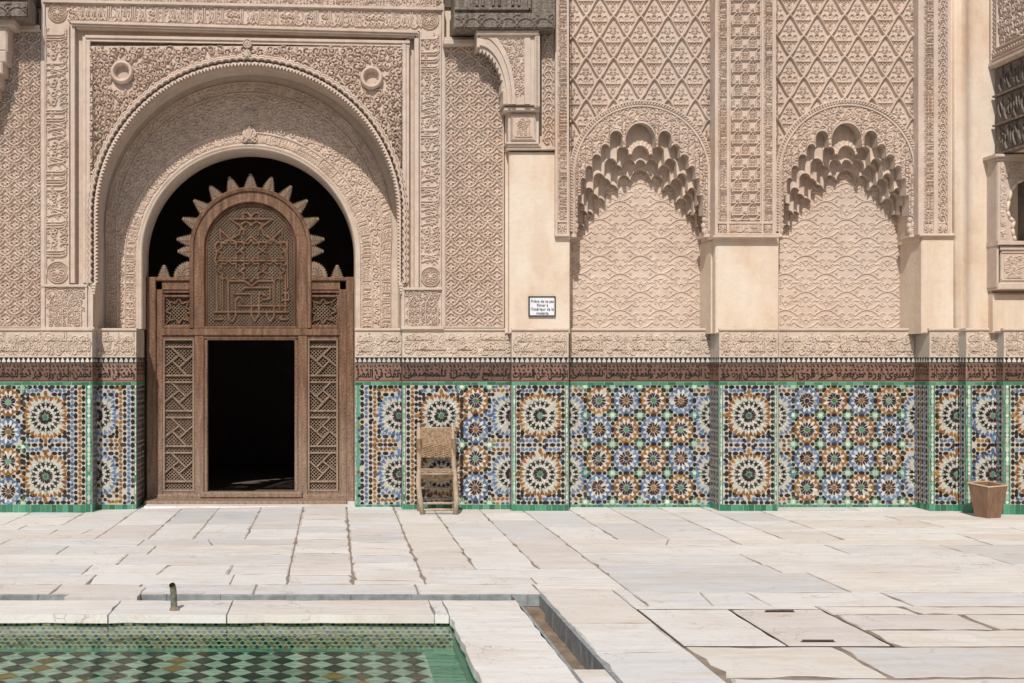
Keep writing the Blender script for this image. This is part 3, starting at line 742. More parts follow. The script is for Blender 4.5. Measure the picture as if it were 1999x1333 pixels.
# ================================================================== NICHES, PIERS AND PILASTERS
YP, YN, YD = -.12, .42, .22          # pier face, niche back, niche dado
class CellEdge:
    def __init__(s, cells): s.c = cells          # (off0, off1, crown v)
    def find(s, o):
        for a, b, v in s.c:
            if a <= o < b: return a, b, v
        a, b, v = s.c[-1]; return a, b, v
    def v(s, off):
        o = abs(off); a, b, v = s.find(o)
        if a == 0: c, hw = 0, b
        else: c, hw = (a+b)/2, (b-a)/2
        t = min(1, abs(o-c)/hw); return v+hw*1.15*(1-sqrt(max(0, 1-t*t)))
    def t(s, off):
        o = abs(off); a, b, v = s.find(o)
        if a == 0: return min(1, o/b)
        return min(1, abs(o-(a+b)/2)/((b-a)/2))
F0 = CellEdge([(0, 29, 240), (29, 35, 286), (35, 60, 255), (60, 77, 281), (77, 94, 301), (94, 107, 323), (107, 116, 347), (116, 122, 380), (122, 126, 420)])
F1 = CellEdge([(0, 17, 284), (17, 23, 300), (23, 46, 285), (46, 70, 309), (70, 92, 338), (92, 110, 366), (110, 124, 396)])
F2 = CellEdge([(0, 10, 312), (10, 34, 311), (34, 58, 322), (58, 82, 348), (82, 103, 378), (103, 124, 410)])
F3 = CellEdge([(0, 20, 331), (20, 44, 342), (44, 69, 360), (69, 92, 386), (92, 110, 412), (110, 124, 438)])
def niche(uc, ul, ur, seb, label, seed, vc=337):
    t = thing('blind_niche', label, 'wall niche', 'blind niches with honeycomb arches', loc=(X(uc), 0, 0))
    cu, cv, Ro = uc+2, vc, 137
    cx, cz, rr = X(cu), Z(cv), Ro*s0
    def outer(x):
        d = abs(x-cx); return cz+sqrt(max(0, rr*rr-d*d)) if d < rr else Z(460)
    colgrid('lozenge_panel', X(ul), X(ur), lambda x: outer(x)-.012, TOP, .02, Off(SEB, X(seb[0]), Z(seb[1])-SH/2), .040, ST, t, .0050)
    # carved band between rope and lobed opening
    R = Rel(X(ul), Z(465), X(ur)-X(ul), Z(190)-Z(465), .0050); r = random.Random(seed)
    fill_scrolls(R, cx-rr, cx+rr, Z(460), Z(200), .088, .0078, r); R.flush()
    def zb0(x):
        off = (x-X(uc))/s0
        if abs(off) > 126: return Z(460)
        return Z(F0.v(off))
    class Rim:
        def sample(s_, x, z):
            h = R.sample(x, z); b = np.array([zb0(q) for q in x[0]])[None, :]
            dd = z-b; lowx = np.abs(x-X(uc))/s0 > 118
            h = np.where(dd < .020, 1.15, h); h = np.where((dd > .020) & (dd < .028), .1, h)
            dr = rr-np.hypot(x-cx, z-cz); h = np.where((dr < .045) & (z > cz), .75, h); return h
    h0 = X(uc)-126*s0
    colgrid('arch_band', cx-rr+.004, cx+rr-.004, zb0, lambda x: max(outer(x)-.004, zb0(x)+.002), .012, Rim(), .020, ST, t, .0050)
    # rope moulding of alternating blocks
    P, Q = arch_path(cx, cz, rr-.018, Z(452), .02)
    sweep('rope_bed', P, Q, lambda i: [(.042, .03), (.040, -.018), (.030, -.022), (.026, .0), (-.012, .0), (-.016, -.014), (-.026, -.014), (-.028, .02)], ST, t)
    b = MB(); L = 0
    P2, Q2 = arch_path(cx, cz, rr-.012, Z(450), .032)
    for k in range(0, len(P2)-1):
        p, q = P2[k], Q2[k]; tg = P2[k+1]-P2[k]; tg = tg/np.hypot(*tg); hw = .0095
        V = []
        for (o, y_, sh) in ((-.004, .004, -.4), (-.004, -.016, -.4), (.022, -.020, .5), (.022, .004, .5)):
            for e in (-1, 1):
                c = p+q*o+tg*(e*hw+sh*.012); V.append((c[0], y_, c[1]))
        b.add(V, [(0,2,3,1), (2,4,5,3), (4,6,7,5), (0,6,4,2), (1,3,5,7)])
    b.build('rope_moulding', ST, t)
    # tiers of the honeycomb vault
    YS = [.012, .13, .24, .33, YN]; FS = [F0, F1, F2, F3]
    b = MB()
    for k in range(4):                                               # soffits
        y0, y1 = YS[k], YS[k+1]+.03; offs = np.linspace(-126, 126, 420)
        for q in range(len(offs)-1):
            a, c = offs[q], offs[q+1]; za, zc_ = FS[k].v(a), FS[k].v(c); yk = y0
            xa, xc_ = X(uc)+a*s0, X(uc)+c*s0
            if k: xa, xc_ = X(uc, y0)+a*PX(y0), X(uc, y0)+c*PX(y0)
            b.face([(xa, y0-.008, Z(za, y0)), (xc_, y0-.008, Z(zc_, y0)), (xc_, y1, Z(zc_-3, y0)), (xa, y1, Z(za-3, y0))])
    b.build('arch_soffit', SWM, t)
    for k in range(1, 4):
        y = YS[k]; up, lo = FS[k-1], FS[k]; n = 300; offs = np.linspace(-125, 125, n); nz = 34; V = []
        for j in range(nz):
            f = j/(nz-1)
            for o in offs:
                v0 = lo.v(o); v1 = min(up.v(o), v0-4)-14; v = v0+(v1-v0)*f
                c1 = sqrt(max(0, 1-up.t(o)**2)); c0 = sqrt(max(0, 1-lo.t(o)**2))
                dep = (.036, .036, .026, .022)[k]*(c1*f+.0*(1-f))
                rim = -.010 if (v0-v) < 3.2 else 0
                if k == 1 and abs(o) < 29:                            # fluted shell in the crown
                    an = atan2(306-v, o); dep += .012*abs(sin(an*11))*min(1, (306-v)/20)+.02*f
                yy = y+dep+rim; V.append((X(uc, y)+o*PX(y), yy, Z(v, y)))
        i = np.arange(n-1)[None, :]+np.arange(nz-1)[:, None]*n
        npmesh('honeycomb_tier', V, np.stack([i, i+1, i+n+1, i+n], -1).reshape(-1, 4), ST, t)
    colgrid('carved_back', X(ul, YN)-.05, X(ur, YN)+.05, Z(642, YN), Z(300, YN), YN, Off(NIC, X(uc, YN), Z(640, YN)), .0135, ST, t, .0055)
    b = MB()
    for u, w_ in ((uc-134, 10), (uc+124, 12)):                        # little ledges under the springing
        b.pbox(u, u+w_, 458, 463, -.02, .2); b.pbox(u+1, u+w_-1, 452, 458, .0, .2)
    for d in (-1, 1):
        for k, (o, v, r_) in enumerate(((126, 428, 5), (124.5, 440, 5), (127, 450, 6))):
            V = []; n = 9
            for j in range(5):
                for a in range(n): V.append((X(uc+d*o)+r_*s0*sin(j*pi/4)*cos(2*pi*a/n), .02+.03*cos(j*pi/4)*-1, Z(v)+r_*s0*1.3*sin(j*pi/4)*sin(2*pi*a/n)))
            b.add(V, [(j*n+a, j*n+(a+1) % n, (j+1)*n+(a+1) % n, (j+1)*n+a) for j in range(4) for a in range(n)])
    b.build('springing_ledge', ST, t)
    b = MB()
    xl, xr = X(ul-3, YP), X(ur, YP)
    b.box(X(uc)-.95, X(uc)+.95, YN+.02, .7, 1.7, ZT); 
    b.build('niche_core', PL, t); return t
n1 = niche(1250, 1112, 1392, (1143.8, 30.5), 'blind niche nearer the doorway, just right of the small sign', 41)
n2 = niche(1652, 1515, 1793, (1541.6, 27.6), 'blind niche farther right, beyond the carved middle pilaster', 42, 335)
def vstrip(name, u0, u1, v0, v1, y, par, kind, seed, dep=.02, mat=None):
    x0, x1 = X(u0, y), X(u1, y); z0, z1 = Z(v1, y), (TOP if v0 < -50 else Z(v0, y))
    R = strip_vine(x0, x1, z0, z1, .115, seed) if kind == 'vine' else strip_script(x0, x1, z0, z1, seed)
    colgrid(name, x0, x1, z0, z1, y+.012, R, dep, mat or ST, par, .0050)
# ---- bracketed pier between portal wall and first niche
pier = thing('bracketed_pier', 'plain cream plaster pier with carved scalloped bracket on top, small sign on it', 'pier', loc=(X(1050, YP), 0, 0))
mb = MB(); mb.box(X(994, YP), X(1113, YP), YP, .46, 1.95, Z(296, YP), 0, .012)
mb.box(X(986, -.02), X(996, -.02), -.02, .3, 1.95, Z(100, -.02), 0, .01)
mb.box(X(1000, -.05), X(1111, -.05), -.05, .46, Z(300, YP), ZT)
mb.build('plain_shaft', PL, pier)
mb = MB(); y = -.20
mb.pbox(989, 1084, 286, 292, y+.03, .0); mb.pbox(990, 1056, 280, 286, y+.01, .0); mb.pbox(988, 1052, 277, 281, y-.01, 0)
mb.pbox(992, 1052, 215, 278, y+.02, .05); mb.pbox(984, 1054, 208, 216, y-.05, .05, 0, .008); mb.pbox(988, 1052, 200, 208, y-.02, .05, 0, .006)
mb.build('capital', SWM, pier)
x0, x1, z0, z1 = X(997, -.2), X(1047, -.2), Z(274, -.2), Z(222, -.2); R = Rel(x0, z0, x1-x0, z1-z0, .0045)
for q in (.006, .020): R.line([(x0+q, z0+q), (x1-q, z0+q), (x1-q, z1-q), (x0+q, z1-q), (x0+q, z0+q)], .004)
for f in (.36, .64):
    c = x0+(x1-x0)*f; R.arc(c, z1-.10, .024, 0, pi, .0045); R.line([(c-.026, z0+.06), (c-.026, z1-.10)], .004); R.line([(c+.026, z0+.06), (c+.026, z1-.10)], .004)
fill_scrolls(R, x0+.07, x1-.07, z0+.06, z1-.06, .05, .0042, random.Random(3)); R.line([(x0+.05, z0+.045), (x1-.05, z0+.045)], .006)
colgrid('capital_panel', x0, x1, z0, z1, -.185, R.flush(.004), .016, ST, pier, .0045)
# the bracket: quarter arch reaching left under the beam
yb = -.30
def br_bot(x):
    u = CX+x*F/(yb+D)
    if u > 992: return Z(203, yb)
    t = (u-935)/57.
    v = 88+112*(1-sqrt(max(0, 1-t*t))) if t > 0 else 88
    return Z(v, yb)
x0, x1 = X(935, yb), X(1035, yb); R = Rel(x0, Z(205, yb), x1-x0, Z(70, yb)-Z(205, yb), .0050)
fill_scrolls(R, x0, x1, Z(205, yb), Z(70, yb), .070, .0066, random.Random(77), lambda x, z: z > br_bot(x)+.09); R.flush(.005)
class RimB:
    def sample(s_, x, z):
        h = R.sample(x, z); b = np.array([br_bot(q) for q in x[0]])[None, :]; u = CX+x*F/(yb+D)
        # distance to the curve measured along its normal is roughly radial
        t = np.clip((992-u)/57., 0, 1); rad = np.hypot((992-u)/57., (Z(88, yb)-0-(Z(88, yb)-z)*1-(z-z)+0*z-z)*0)
        rr_ = np.hypot((992-u), ((200*0+ (Z(200, yb)-z))/PX(yb))*57/112.)
        e = (rr_-57)*PX(yb)
        # inside band of moulding
        m = (np.abs(e) < .05) & (u < 992); 
        h = np.where(m, 1.1-.5*((np.abs(e) > .016) & (np.abs(e) < .024)), h)
        h = np.where((z > Z(76, yb)) | (u > 1026), 1.0, h); return h
# arch centre is below-left, so the curve is the quadrant (935,88)->(992,200)
def br_bot(x):
    u = CX+x*F/(yb+D)
    if u > 990: return Z(203, yb)
    t = min(1, max(0, (u-935)/55.)); v = 200-112*sqrt(max(0, 1-t*t)); return Z(v, yb)
class RimC:
    def sample(s_, x, z):
        h = R.sample(x, z); u = CX+x*F/(yb+D); v = CY-(z-EYE)*F/(yb+D)
        rn = np.hypot((u-935)/55., (200-v)/112.)
        h = np.where((rn < 1.30) & (u < 1012), np.where((rn > 1.12) & (rn < 1.17), .3, 1.1), h)
        h = np.where((v < 74) | (u > 1024), 1.0, h); return h
colgrid('bracket_face', x0, x1, br_bot, Z(68, yb), yb+.02, RimC(), .02, ST, pier, .0050)
mb = MB()
mb.pbox(930, 1052, 58, 68, yb-.03, 0., 0, .008); mb.pbox(1034, 1044, 66, 205, yb+.015, .0); mb.pbox(1044, 1054, 66, 208, yb-.01, .0)
for k in range(11):                                                     # drilled and scalloped inner edge
    a0, a1 = pi/2*(k/11), pi/2*((k+1)/11); pts = []
    for f in np.linspace(0, 1, 6):
        a = a0+(a1-a0)*f; q = .955-.07*sin(pi*f); pts.append((X(935+55*q*sin(a), yb), Z(200-112*q*cos(a), yb)))
    for a in (a1, a0): pts.append((X(935+57*sin(a), yb), Z(200-114*cos(a), yb)))
    mb.prism(pts, yb+.03, yb+.10)
for k in range(26):                                                     # soffit of the quarter arch
    a0, a1 = pi/2*k/26, pi/2*(k+1)/26
    P0 = [(X(935+55*sin(a), yb), Z(200-112*cos(a), yb)) for a in (a0, a1)]
    mb.face([(P0[0][0], yb, P0[0][1]), (P0[1][0], yb, P0[1][1]), (P0[1][0], .0, P0[1][1]), (P0[0][0], .0, P0[0][1])])
mb.pbox(931, 937, 66, 92, yb, 0.); mb.pbox(991.5, 1040, 150, 205, yb+.045, -.01)
mb.pbox(982, 994, 176, 204, yb+.012, -.02, 0, .01); mb.pbox(979, 990.5, 162, 180, yb+.034, -.03, 0, .012)
mb.build('bracket_edge', SWM, pier)
mb = MB()
for u0 in np.arange(1037, 1053, 30): pass
for v in np.arange(70, 204, 3.1): mb.pbox(1046, 1051, v, v+1.7, yb-.016, yb, 0, .0)
for u in np.arange(934, 1050, 3.1): mb.pbox(u, u+1.7, 60, 64, yb-.036, yb, 0, .0)
for u in np.arange(992, 1050, 3.1): mb.pbox(u, u+1.7, 203, 207, y-.056, y, 0, .0)
mb.build('cable_edge', ST, pier)
vstrip('scroll_strip', 1058, 1083, 58, 286, YP, pier, 'vine', 5, .022)
vstrip('script_strip', 1089, 1107, -70, 432, -.16, pier, 'script', 6)
mb = MB(); yy = -.16
mb.pbox(1084, 1089, -70, 457, yy-.006, .1); mb.pbox(1106.5, 1111, -70, 457, yy-.006, .4); mb.pbox(1084, 1112, 456, 461, yy-.02, .3); mb.pbox(1089, 1107, 430, 434, yy-.004, .1)
mb.pbox(1057, 1084, 286, 290, YP-.02, .1)
mb.pbox(1090, 1106, 434, 456, yy+.012, .1)
for a in range(8):
    c = ((1098), 445); mb.bar((X(c[0], yy)+.008*cos(a*pi/4), Z(c[1], yy)+.008*sin(a*pi/4)), (X(c[0], yy)+.042*cos(a*pi/4), Z(c[1], yy)+.05*sin(a*pi/4)), .012, .02, yy-.004)
mb.build('strip_fillet', ST, pier)
# small shelf left of the bracket
mb = MB(); mb.pbox(866, 934, 76, 86, -.13, .1, 0, .006); mb.pbox(868, 932, 72, 77, -.09, .1)
mb.build('bracket_shelf', SWM, pier)
# ---- dark carved lintel beams
def beam(label, u0, u1, vb, cells):
    yv = -.40; t = thing('lintel_beam', label, 'wooden beam', 'dark carved lintel beams', loc=(X((u0+u1)/2, yv), 0, 0))
    b = MB(); b.pbox(u0, u1, vb-38, vb, yv+.035, .1, 0, .008); b.pbox(u0+(2 if u0 > 500 else 0), u1-(0 if u0 > 500 else 2), vb-100, vb-36, yv+.05, .1, 0, .008)
    b.build('beam_body', M['oldwood'], t)
    x0, x1, z0, z1 = X(u0+3, yv), X(u1-3, yv), Z(vb-4, yv), Z(vb-32, yv); R = Rel(x0, z0, x1-x0, z1-z0, .0055)
    for k, xx in enumerate(np.arange(x0, x1, .19)):
        R.arc(xx, (z0+z1)/2-.1, .12, .3, pi-.3, .008); R.spiral(xx+.09, (z0+z1)/2, .04, 1, 1.3, 1 if k % 2 else -1, .006)
    colgrid('carved_face', x0, x1, z0, z1, yv+.02, R.flush(), .014, M['oldwood'], t, .0055)
    b = MB(); b.pbox(u0+2, min(u1, u0+150) if u0 > 500 else u1-2, vb-42, vb-37, yv, .0, 0, .006)
    if cells: b.pbox(u0+145, u0+152, vb-90, vb-37, yv, 0, 0, .006)
    for u in (u0+48, u0+80, u0+118) if cells else (): b.pbox(u-5, u-1, vb-80, vb-46, yv+.01, 0); b.pbox(u+7, u+11, vb-80, vb-46, yv+.01, 0)
    b.build('beam_moulding', M['oldwood'], t); return t
beam('dark weathered carved beam above the scalloped bracket, at the top middle', 886, 1084, 56, True)
beam('dark carved beam end at the top left corner', -40, 55, 34, False)
tl = thing('corbel', 'plaster corbel end under the dark beam in the top left corner', 'corbel', loc=(X(10, -.3), 0, 0))
mb = MB(); mb.pbox(-60, 14, 36, 100, -.26, .05, 0, .02); mb.pbox(-60, 28, 32, 50, -.30, .05, 0, .012); mb.pbox(-60, 76, 48, 60, -.05, .1, 0, .006)
for k in range(5): mb.pbox(-60, 12-k*7, 98+k*22, 122+k*22, -.26, .02, 0, .014)
mb.build('corbel_block', SWM, tl)
# ---- carved pilaster between the niches
pil = thing('carved_pilaster', 'middle pilaster between the two niches, carved above and plain cream below', 'pilaster', loc=(X(1458, YP), 0, 0))
mb = MB(); mb.box(X(1397, YP), X(1521, YP), YP, .46, 1.95, Z(455, YP), 0, .012)
mb.box(X(1388, .0), X(1399, .0), .0, .46, 1.95, Z(470, 0), 0, .01)
mb.box(X(1397, -.1), X(1515, -.1), -.1, .46, Z(470, YP), ZT); mb.build('plain_shaft', PL, pil)
y = -.17
vstrip('script_strip', 1402, 1419, -70, 432, y, pil, 'script', 8); vstrip('script_strip', 1491, 1508, -70, 432, y, pil, 'script', 9)
colgrid('arcade_field', X(1427, y), X(1485, y), Z(430, y), TOP, y+.03, Off(ARC, X(1456, y)-ARC.w/2, Z(452, y)), .03, ST, pil, .0048)
x0, x1, z0, z1 = X(1424, y), X(1488, y), Z(455, y), Z(437, y); R = Rel(x0, z0, x1-x0, z1-z0, .0048); script_band(R, lambda s, t_: (x0+s, z0+t_), x1-x0, z1-z0, random.Random(2))
colgrid('foot_strip', x0, x1, z0, z1, y+.012, R.flush(.005), .02, ST, pil, .0048)
mb = MB()
for a, b in ((1396, 1402), (1419, 1424), (1487, 1491), (1508, 1514)): mb.pbox(a, b, -70, 457, y-.006, .1)
mb.pbox(1424, 1427, -70, 434, y+.01, .1); mb.pbox(1484, 1487.5, -70, 434, y+.01, .1)
mb.pbox(1402, 1508, 432, 437, y-.002, .1); mb.pbox(1396, 1517, 455, 459, y-.012, .1); mb.pbox(1393, 1521, 459, 464, y-.035, .1, 0, .008)
for uu in (1410.5, 1499.5):
    mb.pbox(uu-7, uu+7, 437, 455, y+.012, .1)
    for a in range(8): mb.bar((X(uu, y)+.006*cos(a*pi/4), Z(446, y)+.006*sin(a*pi/4)), (X(uu, y)+.036*cos(a*pi/4), Z(446, y)+.045*sin(a*pi/4)), .011, .02, y-.004)
mb.build('strip_fillet', ST, pil)
# ---- end pilaster right of the second niche
pe = thing('end_pilaster', 'end pilaster with two narrow carved strips, right of the farther niche', 'pilaster', loc=(X(1830, -.1), 0, 0))
y = -.10
mb = MB(); mb.box(X(1799, y), X(1864, y), y, .46, 1.95, Z(455, y), 0, .012); mb.box(X(1788, .03), X(1802, .03), .03, .46, 1.95, Z(465, 0), 0, .01)
mb.box(X(1792, -.07), X(1864, -.07), -.07, .46, Z(470, y), ZT); mb.build('plain_shaft', PL, pe)
y = -.11
vstrip('script_strip', 1804, 1823, -70, 436, y, pe, 'script', 12); vstrip('scroll_strip', 1832, 1850, -70, 436, y, pe, 'vine', 13)
mb = MB()
for a, b in ((1793, 1804), (1823, 1832), (1850, 1856)): mb.pbox(a, b, -70, 457, y-.004, .1)
for uu in (1813.5, 1841):
    mb.pbox(uu-9, uu+9, 437, 455, y+.012, .1)
    for a in range(8): mb.bar((X(uu, y)+.006*cos(a*pi/4), Z(447, y)+.006*sin(a*pi/4)), (X(uu, y)+.042*cos(a*pi/4), Z(447, y)+.045*sin(a*pi/4)), .012, .02, y-.004)
mb.pbox(1793, 1856, 455, 458, y-.01, .1); mb.pbox(1797, 1866, 457, 461, y-.035, .1, 0, .008); mb.build('strip_fillet', ST, pe)
# ---- plain corner pier and the side wall that turns towards us
cp = thing('corner_pier', 'plain cream plaster pier in the right corner with rounded edges', 'pier', loc=(X(1900, -.2), 0, 0))
mb = MB(); mb.box(X(1864, -.13), X(1886, -.13), -.13, .46, 1.95, ZT, 0, .03)
pts = [(1876, -.13), (1884, -.16), (1889, -.22), (1897, -.27), (1906, -.29)]
V = []; 
for (u, yy) in pts+[(1950, -.29)]:
    V += [(X(u, yy), yy, 1.95), (X(u, yy), yy, ZT)]
mb.add(V, [(2*k, 2*k+2, 2*k+3, 2*k+1) for k in range(len(pts))])
mb.build('plain_shaft', PL, cp, True)
XS = X(1936, -.3)
sw = thing('side_wall', 'side wall at the right edge with carved stucco above a black timber frieze', 'wall', loc=(XS, -.3, 0))
ZC, ZW = Z(125, -.3), Z(305, -.3)
mb = MB(); mb.box(XS+.07, XS+1.5, -6, .0, ZW, ZC); mb.box(XS+.012, XS+1.5, -6, .0, ZC, ZT); mb.box(XS+.55, XS+1.5, -19, -6, -.1, ZT); mb.box(XS-.02, XS+.5, -.33, -.0, Z(575, -.3), ZW); mb.box(XS+.5, XS+1.5, -6, .0, -.1, 1.96); mb.box(X(1940, -.40), XS+1.5, -.40, .0, 1.95, Z(572, -.4), 0, .02); mb.box(XS+.5, XS+1.5, -6, -.4, 1.95, ZW)
mb.build('wall_core', PL, sw)
R = Rel(-6, ZC, 5.7, TOP+.3-ZC, .0065)
r_ = random.Random(9)
fill_scrolls(R, -1.4, -.45, ZC+.18, TOP+.3, .085, .008, r_); R.line([(-6, ZC+.03), (-.32, ZC+.03)], .012); R.line([(-6, ZC+.14), (-.44, ZC+.14), (-.44, TOP+.3)], .010); R.line([(-.325, ZC), (-.325, TOP+.3)], .012)
for q in np.arange(-1.4, -.33, .05): R.arc(q, ZC+.085, .018, 0, 5, .006, .9)
for q in np.arange(ZC+.1, TOP+.3, .05): R.arc(-.385, q, .02, 0, 5, .006, .9)
R.flush(); mapgrid('carved_stucco', int(1.1/.006), int((TOP+.3-ZC)/.006), lambda S_, T_2, h: (XS-h, -.3-(S_+6)/5.7*1.2, T_2), type('Q', (), dict(x0=-6, z0=ZC, w=5.7, h=TOP+.3-ZC, sample=lambda s_, a, b: R.sample(-.3-(a+6)/5.7*1.2, b)))(), .028, ST, sw)
mb = MB(); 
mb.box(XS-.035, XS+.1, -6, -.3, ZC-.03, ZC); mb.box(XS-.02, XS+.1, -6, -.3, ZC-.05, ZC-.03)
mb.build('stucco_ledge', SWM, sw)
mb = MB(); zs = np.linspace(ZW, ZC-.05, 4)
for k in range(3):
    mb.box(XS+.03, XS+.1, -6, -.32, zs[k]+.012, zs[k+1]-.012); mb.box(XS-.008, XS+.1, -6, -.32, zs[k]-.004, zs[k]+.014)
    for q in np.arange(-1.35, -.36, .055):
        a = (q*7.3+k) % 3.; c = (zs[k]+zs[k+1])/2+.05*sin(q*40+k); mb.tube([(XS+.03, q-.02, c-.08), (XS+.018, q, c-.02), (XS+.02, q+.025*cos(a), c+.04), (XS+.03, q+.01, c+.09)], .013, 6)
mb.build('timber_frieze', M['oldwood'], sw)
bk = thing('wall_bracket', 'scalloped plaster bracket under the timber frieze at the right edge', 'bracket', loc=(X(1975, -.5), 0, 0))
yb2 = -.52
mb = MB()
mb.pbox(1944, 2050, 300, 306, yb2-.03, -.1, 0, .006); mb.pbox(1947, 2050, 306, 313, yb2, -.1, 0, .006)
poly = [(1950, 313), (2050, 313), (2050, 348), (1998, 350), (1985, 356), (1975, 370), (1969, 392), (1966, 412), (1971, 424), (1979, 432), (1976, 446), (1979, 460), (1982, 470), (1950, 470)]
mb.prism([(X(u, yb2), Z(v, yb2)) for u, v in poly[::-1]], yb2+.02, -.1)
mb.pbox(1949, 2050, 470, 478, yb2-.01, -.1, 0, .006); mb.pbox(1954, 2050, 478, 560, yb2+.04, -.1, 0, .01)
mb.pbox(1949, 2050, 552, 565, yb2+.01, -.1, 0, .008); mb.pbox(1953, 2050, 480, 488, yb2+.02, -.1, 0, .006); mb.pbox(1956, 2050, 491, 494, yb2+.028, -.1); mb.pbox(1956, 2050, 544, 548, yb2+.028, -.1)
mb.pbox(1946, 1950, 306, 560, yb2+.03, -.1)
mb.build('bracket_block', SWM, bk)
mb = MB()                                                               # rolled edge of the scallops
for a, b in zip(poly[3:12], poly[4:13]):
    mb.tube([(X(a[0], yb2)+.01, yb2+.015, Z(a[1], yb2)), (X(b[0], yb2)+.01, yb2+.015, Z(b[1], yb2))], .018, 7)
mb.build('scallop_edge', PL, bk, True)
for (u0, u1, v0, v1, sd) in ((1953, 1998, 316, 346, 1), (1953, 1964, 346, 466, 2), (1960, 1998, 496, 543, 3)):
    yy = yb2+(.02 if v0 < 400 else .04); x0, x1, z0, z1 = X(u0, yy), X(u1, yy), Z(v1, yy), Z(v0, yy)
    R = Rel(x0, z0, x1-x0, z1-z0, .0048); fill_scrolls(R, x0, x1, z0, z1, .055, .0055, random.Random(sd)); colgrid('carved_inset', x0, x1, z0, z1, yy-.004, R.flush(.005), .014, ST, bk, .0048)
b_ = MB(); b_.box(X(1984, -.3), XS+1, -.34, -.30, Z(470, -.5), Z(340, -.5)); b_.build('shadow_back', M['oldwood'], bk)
# ---- sign
yS = YP-.004
sg = thing('sign', 'small white framed notice in French screwed to the plain pier', 'sign', loc=(X(1058, yS), yS, 0))
mb = MB()
for (a, b, c, d) in ((1032, 1085, 578, 580.2), (1032, 1085, 615.3, 617.5), (1032, 1034.4, 580.2, 615.3), (1082.6, 1085, 580.2, 615.3)): mb.pbox(a, b, c, d, yS-.024, yS, 0, .003)
mb.build('sign_frame', M['signframe'], sg)
mb = MB(); mb.pbox(1034.2, 1082.8, 580, 615.6, yS-.014, yS-.001, 0, 0); mb.build('sign_board', M['signwhite'], sg)
VV, FF = [], []
for k, ln_ in enumerate(('Prière de ne pas', 'filmer à', "l'intérieur de la", 'medersa')):
    V, Fs = text_geo(ln_, 0, 0, 2, .012); wd_ = V[:, 0].max()-V[:, 0].min(); sc = {0: 44, 1: 22, 2: 44, 3: 23}[k]*s0/wd_; 
    hh = 6.4*s0/.73
    V = np.column_stack([X(1058.5, yS)+(V[:, 0]-V[:, 0].min()-wd_/2)*sc, np.full(len(V), yS-.0165), Z(591+k*7.7, yS)+V[:, 1]*hh])
    n = sum(len(q) for q in VV); VV.append(V); FF += [[i+n for i in f] for f in Fs]
npmesh('sign_text', np.vstack(VV), FF, M['ink'], sg)
